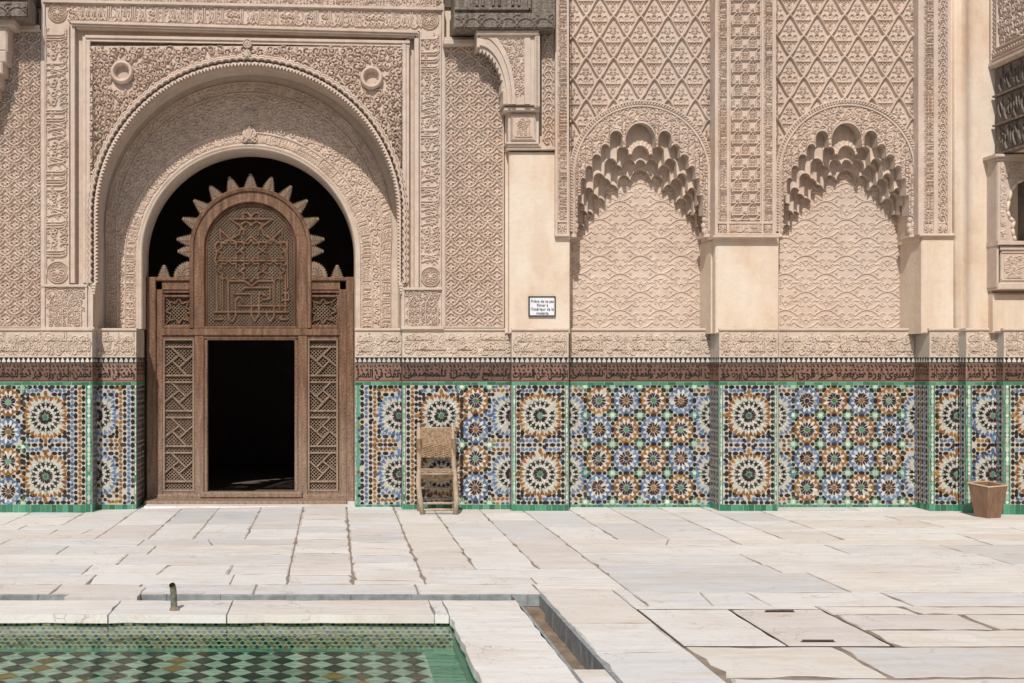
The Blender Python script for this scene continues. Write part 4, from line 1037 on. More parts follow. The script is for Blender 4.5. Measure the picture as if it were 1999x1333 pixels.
# ================================================================== TILED DADO
def clip(poly, u0, u1, v0, v1):
    for ax, lim, sg_ in ((0, u0, 1), (0, u1, -1), (1, v0, 1), (1, v1, -1)):
        out = []
        for i in range(len(poly)):
            a, b = poly[i-1], poly[i]; da, db = (a[ax]-lim)*sg_, (b[ax]-lim)*sg_
            if (da >= 0) != (db >= 0):
                t = da/(da-db); out.append((a[0]+(b[0]-a[0])*t, a[1]+(b[1]-a[1])*t))
            if db >= 0: out.append(b)
        poly = out
        if len(poly) < 3: return []
    return poly
class Mos:
    def fill(s, rect, alt=(2, 3)):
        """pieces for the spots no rosette or chain has covered"""
        u0, u1, v0, v1 = rect; k = 1.25; nu, nv = int((u1-u0)*k)+1, int((v1-v0)*k)+1
        if nu < 6: return
        g = np.full((nv, nu), 99.); U = u0+np.arange(nu)/k; Vv = v0+np.arange(nv)/k
        def disc(u, v, r):
            i0, i1 = max(0, int((u-r-7-u0)*k)), min(nu, int((u+r+7-u0)*k)+2); j0, j1 = max(0, int((v-r-7-v0)*k)), min(nv, int((v+r+7-v0)*k)+2)
            if i0 >= i1 or j0 >= j1: return
            d = np.hypot(U[None, i0:i1]-u, Vv[j0:j1, None]-v)-r; g[j0:j1, i0:i1] = np.minimum(g[j0:j1, i0:i1], d)
        for u, v, r in s.zones: 
            d = np.hypot(U[None, :]-u, Vv[:, None]-v)-r; g = np.minimum(g, d)
        for c, pts, lay in s.p:
            mu, mv = sum(p[0] for p in pts)/len(pts), sum(p[1] for p in pts)/len(pts)
            disc(mu, mv, 1.6)
            for p in pts[::2]: disc(p[0], p[1], .3)
        while True:
            j, i = np.unravel_index(np.argmax(np.where(g > 90, -1, g)), g.shape); d = g[j, i]
            if d < 3.3: break
            u, v = U[i], Vv[j]; r = min(4.2, d*.98); c = (alt[0], alt[0], alt[1], 1, alt[0])[(int(u/6)+int(v/6)*2) % 5]
            if r > 3.6: s.star(c, u, v, r*.86, 8)
            else: s.p.append((c, [(u+r*.92*cos(a), v+r*.92*sin(a)) for a in np.linspace(0, 5.5, 8)], 0))
            n0 = len(s.p); 
            dd = np.hypot(U[None, :]-u, Vv[:, None]-v)-r*1.02; g = np.minimum(g, dd)
    """glazed pieces in photo pixels (u right, v down) on one face of the dado"""
    def __init__(s, r): s.p = []; s.r = r; s.zones = []
    def poly(s, c, pts, lay=0): s.p.append((c, pts, lay))
    def blob(s, c, u, v, a, L, W, n=8, lay=0, pw=.8, sy=1.):
        L *= 1.10; W *= 1.20; pts = []
        for k in range(n):
            t = 2*pi*k/n; x, y = cos(t), sin(t); x = abs(x)**1*np.sign(x); y = abs(y)**pw*np.sign(y)
            x *= L/2; y *= W/2*(1-.35*abs(cos(t))**2)
            pts.append((u+(x*cos(a)-y*sin(a)), v+(x*sin(a)+y*cos(a))*sy))
        s.p.append((c, pts, lay))
    def star(s, c, u, v, r, n=8, q=.80, a0=0, lay=0):
        r *= 1.10
        s.p.append((c, [(u+(r if k % 2 == 0 else r*q)*cos(a0+pi*k/n), v+(r if k % 2 == 0 else r*q)*sin(a0+pi*k/n)) for k in range(2*n)], lay))
    def rad(s, c, u, v, a, prof, sy=1., lay=0):
        """prof: list of (radius, half width) going out on one side, mirrored"""
        prof = [(r, w_*1.06) for r, w_ in prof]
        pts = [(u+r*cos(a)-w_*sin(a), v+(r*sin(a)+w_*cos(a))*sy) for r, w_ in prof]
        pts += [(u+r*cos(a)+w_*sin(a), v+(r*sin(a)-w_*cos(a))*sy) for r, w_ in prof[::-1] if w_ > 0]
        s.p.append((c, pts, lay))
    def small(s, u, v, ring, cen, pu=53.6, pv=56.5):
        sy = pv/pu; k = pu/53.6; s.zones.append((u, v, 23.5*k))
        s.star(cen, u, v, 4.4*k, 6, .88, lay=1)
        for j in range(12):
            a = j*pi/6
            s.rad(5, u, v, a, [(4.8*k, .5), (9.*k, 2.1*k), (15.2*k, 3.6*k), (13.*k, 0)], sy)
            s.rad(8, u, v, a+pi/12, [(8.8*k, 0), (13.*k, 1.7*k), (18.2*k, 2.4*k), (22.4*k, 0)], sy)
            s.rad(ring, u, v, a, [(14.6*k, 0), (18.6*k, 2.9*k), (24.8*k, 4.8*k), (22.6*k, 0)], sy)
            s.rad(ring, u, v, a+pi/12, [(19.8*k, 0), (23.*k, 2.7*k), (26.4*k, 0)], sy)
    def frame(s, u, v, pu=53.6, pv=56.5, edges='NESW', green=True):
        """black ovals and stars round one rosette cell"""
        hu, hv = pu/2, pv/2; q = .21*2
        for e, (dx, dy) in (('N', (0, -1)), ('S', (0, 1)), ('W', (-1, 0)), ('E', (1, 0))):
            if e not in edges: continue
            cx_, cy_ = u+dx*hu, v+dy*hv
            s.blob(1, cx_, cy_, 0 if dy else pi/2, 11.5, 6.8)
            for d in (-1, 1): s.star(1, cx_+(d*hu*q if dy else 0), cy_+(d*hv*q if dx else 0), 3.9, 8)
        for dx in (-1, 1):
            for dy in (-1, 1):
                s.blob(1, u+dx*hu*.73, v+dy*hv*.73, atan2(-dx*hv, dy*hu) if True else 0, 11., 6.6)
    def knot(s, u, v, c=4):
        """green star where four cells meet"""
        s.star(6, u, v, 3.8, 8, .75, lay=1)
        for j in range(4):
            a = j*pi/2; s.rad(c, u, v, a, [(4.6, 0), (6.2, 2.4), (8.6, 2.6), (12.4, 0)]); s.rad(c, u, v, a+pi/4, [(4.8, 0), (6.5, 1.9), (9.3, 0)])
    def big(s, u, v, ring, k=1., inner=5):
        inner = 1 if ring == 3 else 5
        s.zones.append((u, v, 40*k)); s.star(4, u, v, 4.4*k, 8, .85, lay=1)
        for j in range(16):
            a = j*pi/8
            s.rad(inner, u, v, a, [(4.8*k, .4), (9.5*k, 1.9*k), (15.4*k, 3.4*k), (13.2*k, 0)])
            s.rad(8, u, v, a+pi/16, [(10*k, 0), (15*k, 1.6*k), (18.6*k, 2.0*k), (20.6*k, 0)])
            s.rad(1, u, v, a+pi/16, [(17.8*k, .6*k), (21.6*k, 1.9*k), (22.*k, 4.3*k), (25.*k, 2.6*k), (29.8*k, 4.4*k), (26.8*k, 0)], lay=1)
            s.rad(8, u, v, a, [(17.4*k, 0), (21*k, 2.0*k), (25.5*k, 0)])
            s.rad(6 if j % 2 == 0 else 8, u, v, a, [(26.6*k, 0), (29.*k, 2.4*k), (32.0*k, 2.2*k), (34.4*k, 0)])
            s.rad(1 if j % 4 == 1 else 4, u, v, a, [(29.*k, .6), (30.2*k, 1.0)], lay=2)
            s.rad(8, u, v, a+pi/16, [(29.5*k, 0), (32*k, 2*k), (34.5*k, 0)])
        for j in range(32):
            a = (j+.5)*pi/16; rr = 38.0*k/((abs(cos(a))**3.2+abs(sin(a))**3.2)**(1/3.2))
            if j % 2: s.rad(ring, u, v, a, [(rr-9.*k, 0), (rr-3.*k, 2.9*k), (rr+3.4*k, 4.3*k), (rr+1.2*k, 0)])
            else: s.rad(ring, u, v, a, [(rr-4.6*k, 0), (rr+.8*k, 3.4*k), (rr+5.6*k, .3)])
        for j in range(4): s.blob(ring, u+46*k*cos(j*pi/2), v+46*k*sin(j*pi/2), j*pi/2, 11*k, 6.4*k)
    def chain(s, u0, v0, u1, v1, pitch=11.2, c=1, first=0, skip=None):
        L = math.hypot(u1-u0, v1-v0); n = max(1, round(L/pitch)); a = atan2(v1-v0, u1-u0)
        for k in range(n+1):
            u, v = u0+(u1-u0)*k/n, v0+(v1-v0)*k/n
            if skip and skip(u, v): continue
            if (k+first) % 2: s.blob(c, u, v, a, 11., 6.8)
            else: s.star(c, u, v, 3.8, 8)
    def zig(s, u0, v0, u1, v1, c, pitch=8., skip=None):
        L = math.hypot(u1-u0, v1-v0); n = max(1, round(L/pitch)); a = atan2(v1-v0, u1-u0)
        for k in range(n):
            f = (k+.5)/n; u, v = u0+(u1-u0)*f, v0+(v1-v0)*f
            if skip and skip(u, v): continue
            s.blob(c, u, v, a+(.75, -.15, -.75, .15)[k % 4], 8.8 if k % 2 == 0 else 6.4, 5.4)
    def strip(s, u0, u1, v0=752, v1=985):
        """green corner strip with a row of white beads"""
        m = (u0+u1)/2; w_ = u1-u0; v = v0
        while v < v1:
            s.poly(4, [(u0, v), (u0+w_*.24, v), (u0+w_*.24, v+12.6), (u0, v+12.6)]); s.poly(4, [(u1-w_*.24, v), (u1, v), (u1, v+12.6), (u1-w_*.24, v+12.6)]); v += 13
        s.poly(4, [(u0+w_*.26, v0), (u1-w_*.26, v0), (u1-w_*.26, v1), (u0+w_*.26, v1)]); v = v0+3; k = 0
        while v < v1: s.blob(8 if k % 3 else 6, m, v, pi/2, 12 if k % 2 else 6, w_*.44, lay=2); v += 9.4; k += 1
    def brick(s, u0, u1, v0, v1, c=4, L=13.):
        u = u0
        while u < u1-.5:
            e = min(u1, u+L*s.r.uniform(.85, 1.15)); s.poly(c, [(u+.25, v0), (e-.25, v0), (e-.25, v1), (u+.25, v1)]); u = e
    def build(s, name, rect, mp, parent):
        V, Fs, mi, tn = [], [], [], []
        g = s.r.gauss
        for c, pts, lay in s.p:
            j = (g(0, .16), g(0, .16)); q = clip([(u+j[0], v+j[1]) for u, v in pts], *rect)
            if len(q) < 3 or (name == 'mosaic_panel' and s.r.random() < .012): continue
            n = len(V); o = .0012+lay*.0009+s.r.uniform(0, .0006)
            V += [mp(u, v, o) for u, v in q]; Fs.append(list(range(n, n+len(q)))); mi.append(c); tn.append(min(1, max(0, s.r.gauss(.5, .30))))
        return npmesh(name, V, Fs, GL, parent, mi, False, tn)
def words_mesh(words, x0, x1, z0, z1, y, name, mat, parent, extrude=0., bevel=0., slots=None, mp=None, offset=0.):
    V, Fs = text_geo(shape(words), extrude, bevel, 2, offset)
    a, b = V.min(0), V.max(0)
    xs = x0+(V[:, 0]-a[0])/(b[0]-a[0])*(x1-x0); zs = z0+(V[:, 1]-a[1])/(b[1]-a[1])*(z1-z0)
    W = np.column_stack([xs, y-V[:, 2], zs])
    return W, Fs
TXT = ['لحسن الحق ورد خير', 'احد للبحضن ورد خير', 'انوفضل على المنعوت', 'للعلك للبخشار ولسفع', 'ولسفع ويصل للمنصفى', 'وقفت فى العصر', 'سطر ليسوى ورد', 'مربعيه خير قوى احد']
def frieze_strip(m, u0, u1, r, light=False):
    """black and white merlons and the foliate ground of the script band, in pixels"""
    n = max(1, round((u1-u0)/9.7)); p = (u1-u0)/n
    m.poly(8, [(u0, 697.5), (u1, 697.5), (u1, 707), (u0, 707)])
    m.poly(1, [(u0, 707), (u1, 707), (u1, 708.6), (u0, 708.6)], 1)
    for k in range(n):
        c = u0+(k+.5)*p; m.poly(1, [(c-4.1, 697.5), (c+4.1, 697.5), (c+3.2, 700.5), (c+1.4, 703.6), (c+1.3, 706.9), (c-1.3, 706.9), (c-1.4, 703.6), (c-3.2, 700.5)], 1)
    bgc = 7
    m.poly(bgc, [(u0, 708.8), (u1, 708.8), (u1, 745), (u0, 745)])
    m.poly(1, [(u0, 742.4), (u1, 742.4), (u1, 743.4), (u0, 743.4)], 1); m.poly(1, [(u0, 710.2), (u1, 710.2), (u1, 711), (u0, 711)], 1)
    u = u0+r.uniform(5, 14)
    bars = []
    while u < u1-3:
        m.poly(1, [(u, 711), (u+1.1, 711), (u+1.1, 742), (u, 742)], 1); bars.append(u)
        if r.random() < .4: m.poly(1, [(u+2.6, 711), (u+3.5, 711), (u+3.5, 738), (u+2.6, 738)], 1)
        u += r.uniform(20, 40)
    v = 714.
    for row in range(3):
        u = u0+3+row*2
        while u < u1-2:
            a = r.uniform(-1.5, 1.5); q = r.uniform(4.6, 7.4)
            m.rad(1, u, v+r.uniform(-1, 1), a+pi/2, [(-q/2, 0), (-q*.2, 1.3), (q*.2, 1.6), (q*.55, 0)], lay=2)
            if r.random() < .6: m.blob(1, u+1.8, v+2.2, a, 3.2, 2.4, 6, lay=3)
            u += r.uniform(6.0, 8.4)*(1 if row < 1 else 1.25)
        v += 7.4
frieze_no = [0]
def dado(label, u0, u1, y, draw, words, light=False, side=None, name='tile_dado'):
    r = random.Random(int(u0)+991); t = thing(name, label, 'tiled dado', 'tiled dado sections along the foot of the wall', loc=(X((u0+u1)/2, y), y, 0))
    x0, x1 = X(u0, y), X(u1, y); zt = Z(640.5, y)
    b = MB(); b.box(x0, x1, y, .60 if y < .1 else y+.35, -.08, zt-.002, 0, 0); b.build('wall_body', GL[0], t)
    mp = lambda u, v, o: (X(u, y), y-o, Z(v, y))
    zb = -.03; vb = CY-(zb-EYE)*F/(y+D)
    m = Mos(r); draw(m); m.fill((u0+1, u1-1, 753, 984)); m.build('mosaic_panel', (u0+.2, u1-.2, 752, 984.5), mp, t)
    m = Mos(r); m.brick(u0, u1, 745.6, 751.6, 4, 17); m.build('top_border', (u0, u1, 745, vb), mp, t)
    m = Mos(r); m.brick(u0, u1, 985, vb, 4, 11); m.build('foot_border', (u0, u1, 745, vb), mp, t)
    m = Mos(r); frieze_strip(m, u0, u1, r, light); fr = m.build('script_frieze', (u0, u1, 697, 745.4), mp, t)
    W, Fs = words_mesh(words, x0+.01, x1-.01, Z(741.5, y), Z(722, y), y-.0048, 'lettering', GL[1], fr, offset=.022)
    W[:, 1] = y-.0048; npmesh('lettering', W, Fs, GL[1], fr)
    # carved stucco band above the tiles
    R = Rel(x0, Z(696, y), x1-x0, Z(646, y)-Z(696, y), .0055)
    fill_scrolls(R, x0, x1, Z(694, y), Z(646, y), .090, .0060, r, None, True); R.flush()
    cf = colgrid('carved_frieze', x0, x1, Z(696.5, y), Z(645.5, y), y-.002, R, .013, SWM, t, .0055)
    for (va, vb_, k) in ((693, 664, 0), (672, 648, 1)):
        W, Fs = words_mesh(words if k == 0 else ' '.join(words.split(' ')[::-1]), x0+.02, x1-.02, Z(va, y), Z(vb_, y), y-.006, 'x', SWM, cf, .008 if k == 0 else .005, .007, offset=.004)
        npmesh('raised_lettering', W, Fs, SWM, cf)
    b = MB(); b.pbox(u0-.5, u1+.5, 640.5, 645.5, y-.022, y+.1, 0, .006); b.pbox(u0, u1, 694.5, 697.6, y-.012, y+.05, 0, .003)
    b.build('frieze_moulding', SWM, t)
    if side:
        facing, yb_ = side; xc = x0 if facing < 0 else x1; Lp = (yb_-y)/PX(y)
        mps = lambda u, v, o: (xc+facing*o, y+u*PX(y), Z(v, y))
        m = Mos(r)
        m.strip(.5, 8)
        for k in range(1, int(Lp/8)+1):
            if k % 2: m.chain(8+(k-1)*8+4, 756, 8+(k-1)*8+4, 982)
            else: m.zig(8+(k-1)*8+4, 754, 8+(k-1)*8+4, 983, 2 if k % 4 else 3)
        m.brick(0, Lp, 745.6, 751.6); m.brick(0, Lp, 985, 1010)
        frieze_strip(m, 0, Lp, r)
        m.build('return_mosaic', (0, Lp, 697, 1012), mps, t)
    return t
def rosette_rows(m, us, vs, first, pv=56.5, pu=53.6):
    for i, u in enumerate(us):
        for j, v in enumerate(vs):
            o = (i+j+first) % 2 == 0
            m.small(u, v, 3 if o else 2, 4 if o else (3 if (i*3+j) % 5 else 1), pu, pv); m.frame(u, v, pu, pv, ('N' if j == 0 else '')+'S'+('W' if i == 0 else '')+'E')
VS = [782, 838.5, 895, 951.5]
def half_big(m, u, ring=2, flip=1):
    for v in (811, 925.5): m.big(u, v, ring, .95)
def bigcol(m, uc, uL, uR, ring=3, alt=2, vs=(811, 926)):
    """two large rosettes one above the other inside black and coloured chains"""
    for v in vs: m.big(uc, v, ring)
    def near(u, v): return any(math.hypot((u-uc)/1.0, (v-q)/1.0) < 43 for q in vs) or any(abs(u-uc) < 9 and 38 < abs(v-q) < 53 for q in vs) or any(abs(v-q) < 6 and 38 < abs(u-uc) < 53 for q in vs)
    m.chain(uL, 755.5, uL, 981); m.chain(uR, 755.5, uR, 981)
    m.chain(uL+10, 755.5, uR-10, 755.5, first=1); m.chain(uL+10, 981, uR-10, 981, first=1)
    for v in (770, 852, 885, 967): m.chain(uL+7, v, uR-7, v, skip=near)
    m.chain(uL+9, 868.5, uR-9, 868.5, skip=lambda u, v: abs(u-uc) < 4)
    for v in (762.5, 860, 877, 974): m.zig(uL+5, v, uR-5, v, alt, 7.6, skip=lambda u, v: abs(u-uc) < 7)
    for d, uu in ((-1, uL+7.5), (1, uR-7.5)): m.chain(uu, 778, uu, 845, skip=near, first=1); m.chain(uu, 893, uu, 960, skip=near, first=1)
    m.star(1, uc, 868.5, 3.8)
    for d in (-1, 1):
        for q in (758, 862, 875, 979): m.blob(1, uc+d*8.5, q+(2 if q < 870 else -2)*(1 if q in (758, 875) else -1), d*.9*(1 if q in (758, 875) else -1), 10, 6)
def dA(m):
    rosette_rows(m, [16-53.6, 16], [785, 843, 901, 959], 1, 58.)
    for v in (756, 872, 983): m.knot(45, v)
    bigcol(m, 89, 47, 134, 3, 2, (814, 930))
    m.zig(141, 756, 141, 982, 2); m.chain(148, 755, 148, 984); m.zig(156, 754, 156, 984, 3); m.chain(163, 755, 163, 984, first=1)
    m.strip(167.5, 179.5)
def dB(m):
    half_big(m, 188, 2)
    m.zig(213, 757, 238, 757, 3); m.zig(213, 860, 238, 860, 3); m.zig(213, 875, 238, 875, 3); m.chain(205, 868, 240, 868); m.zig(210, 979, 238, 979, 3)
    m.chain(228, 772, 228, 795); m.chain(228, 835, 228, 852); m.chain(205, 852, 228, 852); m.chain(205, 885, 228, 885); m.chain(228, 885, 228, 908); m.chain(228, 945, 228, 968); m.chain(200, 968, 228, 968); m.chain(205, 770, 228, 770)
    m.zig(235.5, 756, 235.5, 982, 3); m.chain(243.5, 755, 243.5, 982); m.zig(251.5, 754, 251.5, 983, 2); m.chain(259, 755, 259, 983, first=1); m.chain(196, 755.5, 240, 755.5, first=1)
    m.strip(262.5, 267)
def dC(m):
    half_big(m, 779, 2)
    m.strip(693, 696); m.brick(696.5, 702.5, 752, 985, 4, 30)
    m.chain(707, 755, 707, 983); m.zig(715, 754, 715, 983, 2); m.chain(723.5, 755, 723.5, 983, first=1); m.zig(731.5, 756, 731.5, 982, 3)
    m.chain(740, 768, 740, 790); m.chain(740, 832, 740, 852); m.chain(740, 852, 766, 852); m.chain(740, 885, 766, 885); m.chain(740, 885, 740, 905); m.chain(740, 947, 740, 968); m.chain(740, 968, 766, 968); m.chain(740, 770, 766, 770)
    m.zig(732, 860, 772, 860, 3); m.zig(732, 876, 772, 876, 3); m.chain(732, 868, 772, 868); m.zig(735, 761, 780, 761, 3); m.zig(735, 976, 772, 976, 3); m.chain(732, 755, 783, 755)
def dD(m):
    m.strip(786, 792); m.chain(797, 755, 797, 983); m.zig(805, 754, 805, 983, 3); m.chain(812.5, 755, 812.5, 983, first=1)
    bigcol(m, 861.5, 820, 901, 3, 2)
    for v in (755, 868, 982): m.knot(901.5, v)
    rosette_rows(m, [928.5], VS, 0)
    m.knot(955.5, 755); m.knot(955.5, 868); m.knot(955.5, 982)
    half_big(m, 1000, 2)
    for v in (770, 852, 885, 967): m.chain(962, v, 990, v)
    for v in (762, 860, 877, 974): m.zig(960, v, 994, v, 3)
def dE(m):
    m.strip(1000, 1007.5); bigcol(m, 1054.5, 1012, 1099, 3, 2); m.strip(1103.5, 1109.5)
def dN(off, first=0):
    def f(m):
        us = [off+59+53.4*k for k in range(4)]
        half_big(m, us[0]-67, 2); half_big(m, us[3]+67, 2)
        rosette_rows(m, us, VS, first)
        for i in range(5):
            for j in range(5):
                if (i+j) % 1 == 0: m.knot(us[0]-26.7+53.4*i, VS[0]-28.3+56.5*j, 4)
        for uu in (us[0]-40, us[3]+40):
            for v in (762, 860, 877, 974): m.zig(uu-10, v, uu+10, v, 3)
            for v in (770, 852, 885, 967): m.chain(uu-10, v, uu+14, v)
    return f
def dP(m):
    m.strip(1404.5, 1411); bigcol(m, 1462, 1418, 1508, 3, 2); m.strip(1511.5, 1517)
def dF(m):
    m.strip(1815, 1825); bigcol(m, 1868, 1829, 1907, 3, 2)
def dG(m):
    m.strip(1886, 1897); bigcol(m, 1938, 1901, 1975, 2, 3)
def dH(m):
    m.strip(1960, 1972); bigcol(m, 2024, 1977, 2070, 3, 2)
dado('tiled dado at the far left with two large ochre rosettes in a column', -60, 180, 0., dA, TXT[0]+' '+TXT[1], side=(1, .25))
dado('narrow tiled dado recess immediately left of the wooden door, half in shadow', 187.5, 266, .25, dB, TXT[5], side=(1, .86))
dado('narrow tiled dado recess immediately right of the wooden door', 693, 787, .25, dC, TXT[5])
dado('tiled dado behind the rush chair', 785.5, 1001, .02, dD, TXT[4], side=(-1, .25))
dado('tiled dado on the projecting pier under the small sign', 999, 1110, YP, dE, TXT[2], side=(-1, .02))
dado('tiled dado of sixteen small rosettes in the niche right of the sign pier', 1112, 1420, YD, dN(1110), TXT[0]+' '+TXT[4])
dado('tiled dado on the middle pilaster between the two niches', 1404, 1519, YP, dP, TXT[1], side=(-1, YD))
dado('tiled dado of small rosettes in the farther niche on the right', 1520, 1832, YD, dN(1516, 1), TXT[6]+' '+TXT[7])
dado('tiled dado under the end pilaster, left neighbour of the one behind the bin', 1814.5, 1890, YP, dF, TXT[7], side=(-1, YD))
dado('tiled dado on the corner pier behind the bin', 1886, 1965, -.29, dG, TXT[5], side=(-1, YP))
dado('tiled dado at the far right edge beyond the bin', 1959.5, 2060, -.44, dH, TXT[3], side=(-1, -.29))
# ================================================================== WOODEN SCREEN IN THE DOORWAY
YW = .86; WD, LT = M['wood'], M['lattice']
def XW(u): return X(u, YW)
def ZW_(v): return Z(v, YW)
door = thing('wooden_screen', 'carved cedar door screen with lattice panels filling the portal arch', 'door screen', loc=(XW(489), YW, 0))
ZB = ZW_(984)
mb = MB()
def pb(u0, u1, v0, v1, yf=YW, yb=YW+.12, c=.008): mb.pbox(u0, u1, v0, v1, yf, yb, 0, c)
mb.box(XW(287), XW(305), YW-.05, YW+.14, -.03, ZW_(541), 0, .01)              # outer posts
mb.box(XW(303), XW(318), YW, YW+.12, -.02, ZW_(548), 0, .01)
mb.box(XW(676), XW(691), YW-.05, YW+.14, -.03, ZW_(541), 0, .01); mb.box(XW(662), XW(677), YW, YW+.12, -.02, ZW_(548), 0, .01)
pb(286, 371, 541, 548, YW-.03); pb(300, 325, 546, 575, YW+.03); pb(655, 680, 546, 575, YW+.03); pb(300, 371, 548, 566, YW+.0); pb(304, 371, 566, 572, YW+.015)
pb(608, 692, 541, 548, YW-.03); pb(608, 680, 548, 566, YW+.0); pb(608, 676, 566, 572, YW+.015)
pb(316, 664, 637, 641, YW+.01); pb(316, 664, 641, 655, YW-.012); pb(316, 664, 655, 661, YW+.012)
for u0, u1 in ((380, 398), (582, 600)): pb(u0, u1, 655, 980, YW-.005)
pb(398, 405, 660, 980, YW+.02); pb(575, 582, 660, 980, YW+.02); pb(398, 582, 657, 664, YW+.02)
for u0, u1 in ((371, 379), (600, 608)): pb(u0, u1, 541, 640, YW+.0)
mb.box(XW(303), XW(677), YW-.02, YW+.14, -.03, ZW_(965), 0, .012); mb.box(XW(392), XW(590), YW-.06, YW+.10, ZW_(971), ZW_(960), 0, .012)
pb(310, 385, 958, 968, YW+.02); pb(595, 668, 958, 968, YW+.02)
mb.box(XW(289), XW(676), YW-.34, YW-.02, -.06, .035, 0, .012); mb.build('frame', WD, door, False, False)
# arch ring, stilted
ac, az, ro, ri = XW(489), ZW_(484), 119*PX(YW), 84.5*PX(YW)
Pd, Qd = arch_path(ac, az, ri, ZW_(640), .03)
sweep('arch_ring', Pd, Qd, lambda i: [(-.004, YW+.11), (.0, YW+.05), (.012, YW+.035), (.022, YW+.05), (.030, YW+.02), (.040, YW-.0), (.060, YW+.004), (ro-ri-.055, YW+.004), (ro-ri-.045, YW-.02), (ro-ri-.012, YW-.03), (ro-ri, YW-.015), (ro-ri, YW+.12)], WD, door)
# lattice: two diagonal layers of slats
def inside_arch(x, z, marg=.03):
    if z < ZW_(639): return False
    if z < az: return abs(x-ac) < ri+marg
    return math.hypot(x-ac, z-az) < ri+marg
def lattice(name, ins, x0, x1, z0, z1, pitch, y, parent, w_=.008):
    b = MB(); cxm, czm = (x0+x1)/2, (z0+z1)/2; Rr = math.hypot(x1-x0, z1-z0)/2; n = int(Rr/pitch)+2
    for d in (-1, 1):
        for k in range(-n, n+1):
            ox, oz = cxm+d*k*pitch*.7071, czm+k*pitch*.7071*1; dx, dz = .7071, -.7071*d
            tt = np.arange(-Rr, Rr, .012); xs = ox+dx*tt; zs = oz+dz*tt; on = None
            for x, z, t_ in zip(xs, zs, tt):
                i_ = ins(x, z)
                if i_ and on is None: on = (x, z)
                if not i_ and on is not None:
                    b.bar(on, (x, z), w_, .010, y+(.006 if d > 0 else .0)); on = None
            if on is not None: b.bar(on, (xs[-1], zs[-1]), w_, .010, y+(.006 if d > 0 else 0))
    return b.build(name, LT, parent)
lat = lattice('lattice_panel', inside_arch, ac-ri, ac+ri, ZW_(639), az+ri, .0290, YW+.06, door, .0092)
def zp(x, y): return (XW(250+x/3.702), ZW_(280+y/3.702))
b = MB()
def strap(pts, w_=.026, both=True, o=0.):
    P_ = [zp(*q) for q in pts]
    for a, c in zip(P_[:-1], P_[1:]): b.bar(a, c, w_, .03, YW+.036+rnd.uniform(0, .003))
    if both:
        P_ = [zp(1776-q[0], q[1]) for q in pts]
        for a, c in zip(P_[:-1], P_[1:]): b.bar(a, c, w_, .03, YW+.036+rnd.uniform(0, .003))
def hexstar(cx, cy, r, w_=.022):
    pts = []
    for k in range(17):
        a = pi/8*k+pi/8*0; q = r if k % 2 == 0 else r*.66
        pts.append((cx+q*cos(a), cy+q*sin(a)))
    strap(pts, w_, False)
strap([(735, 543), (1041, 543)], both=False)
strap([(735, 543), (800, 590), (835, 625), (835, 660)]); strap([(655, 612), (700, 655), (750, 700)]); strap([(660, 612), (668, 700)])
strap([(832, 545), (832, 498), (862, 498), (905, 545)]); strap([(640, 710), (700, 710), (735, 685), (770, 710), (840, 710), (888, 668)])
strap([(800, 590), (850, 560), (900, 590)]); strap([(820, 590), (800, 655), (735, 690)])
for cx_ in (725, 888, 1051):
    for cy_ in (772, 920): hexstar(cx_, cy_, 82)
strap([(640, 710), (625, 740), (640, 790), (625, 840), (640, 880)]); strap([(650, 845), (1126, 845)], both=False); strap([(640, 940), (640, 1215)]); strap([(682, 930), (682, 1215)], .02)
strap([(722, 1190), (722, 992), (840, 992), (888, 1030)]); strap([(620, 1217), (1156, 1217)], both=False)
strap([(830, 1062), (830, 1040), (1024, 1040), (1024, 1122), (965, 1128)], both=False); strap([(765, 1050), (765, 1085), (830, 1085), (890, 1085), (890, 1240), (915, 1285), (945, 1240), (945, 1100), (960, 1075), (985, 1100)], both=False)
strap([(775, 1215), (775, 1135), (800, 1105), (828, 1135), (828, 1150)], both=False); strap([(790, 1172), (1150, 1172)], both=False)
strap([(722, 1190), (722, 1250), (748, 1288), (775, 1250), (775, 1200)]); strap([(1110, 1080), (1160, 1080), (1160, 1130), (1110, 1130)], both=False); strap([(1152, 700), (1152, 1040)], .02, False)
strap([(620, 1270), (680, 1270), (660, 1240)])
b.build('strapwork', WD, door)
# star panels left and right of the arch
for uc in (348, 631):
    x0, x1, z0, z1 = XW(uc-30), XW(uc+30), ZW_(637), ZW_(577)
    lattice('lattice_panel', lambda x, z: x0 < x < x1 and z0 < z < z1, x0, x1, z0, z1, .0290, YW+.06, door, .0092)
    b = MB()
    for (a_, c_, e_, f_) in ((x0-.01, x1+.01, z0-.01, z0+.018), (x0-.01, x1+.01, z1-.018, z1+.01), (x0-.01, x0+.018, z0, z1), (x1-.018, x1+.01, z0, z1)): b.box(a_, c_, YW+.012, YW+.09, e_, f_, 0, .006)
    cxx, czz = (x0+x1)/2, (z0+z1)/2; r_o = (x1-x0)*.44; pts = [(cxx+(r_o if k % 2 == 0 else r_o*.60)*cos(pi/8*k+0), czz+(r_o if k % 2 == 0 else r_o*.60)*sin(pi/8*k)) for k in range(17)]
    for k in range(16):
        b.bar(pts[k], pts[k+1], .020, .028, YW+.036)
        if k % 4 == 2: q = pts[k]; b.bar(q, (cxx+(q[0]-cxx)*1.45, czz+(q[1]-czz)*1.45), .018, .028, YW+.034)
    b.build('star_panel_frame', WD, door)
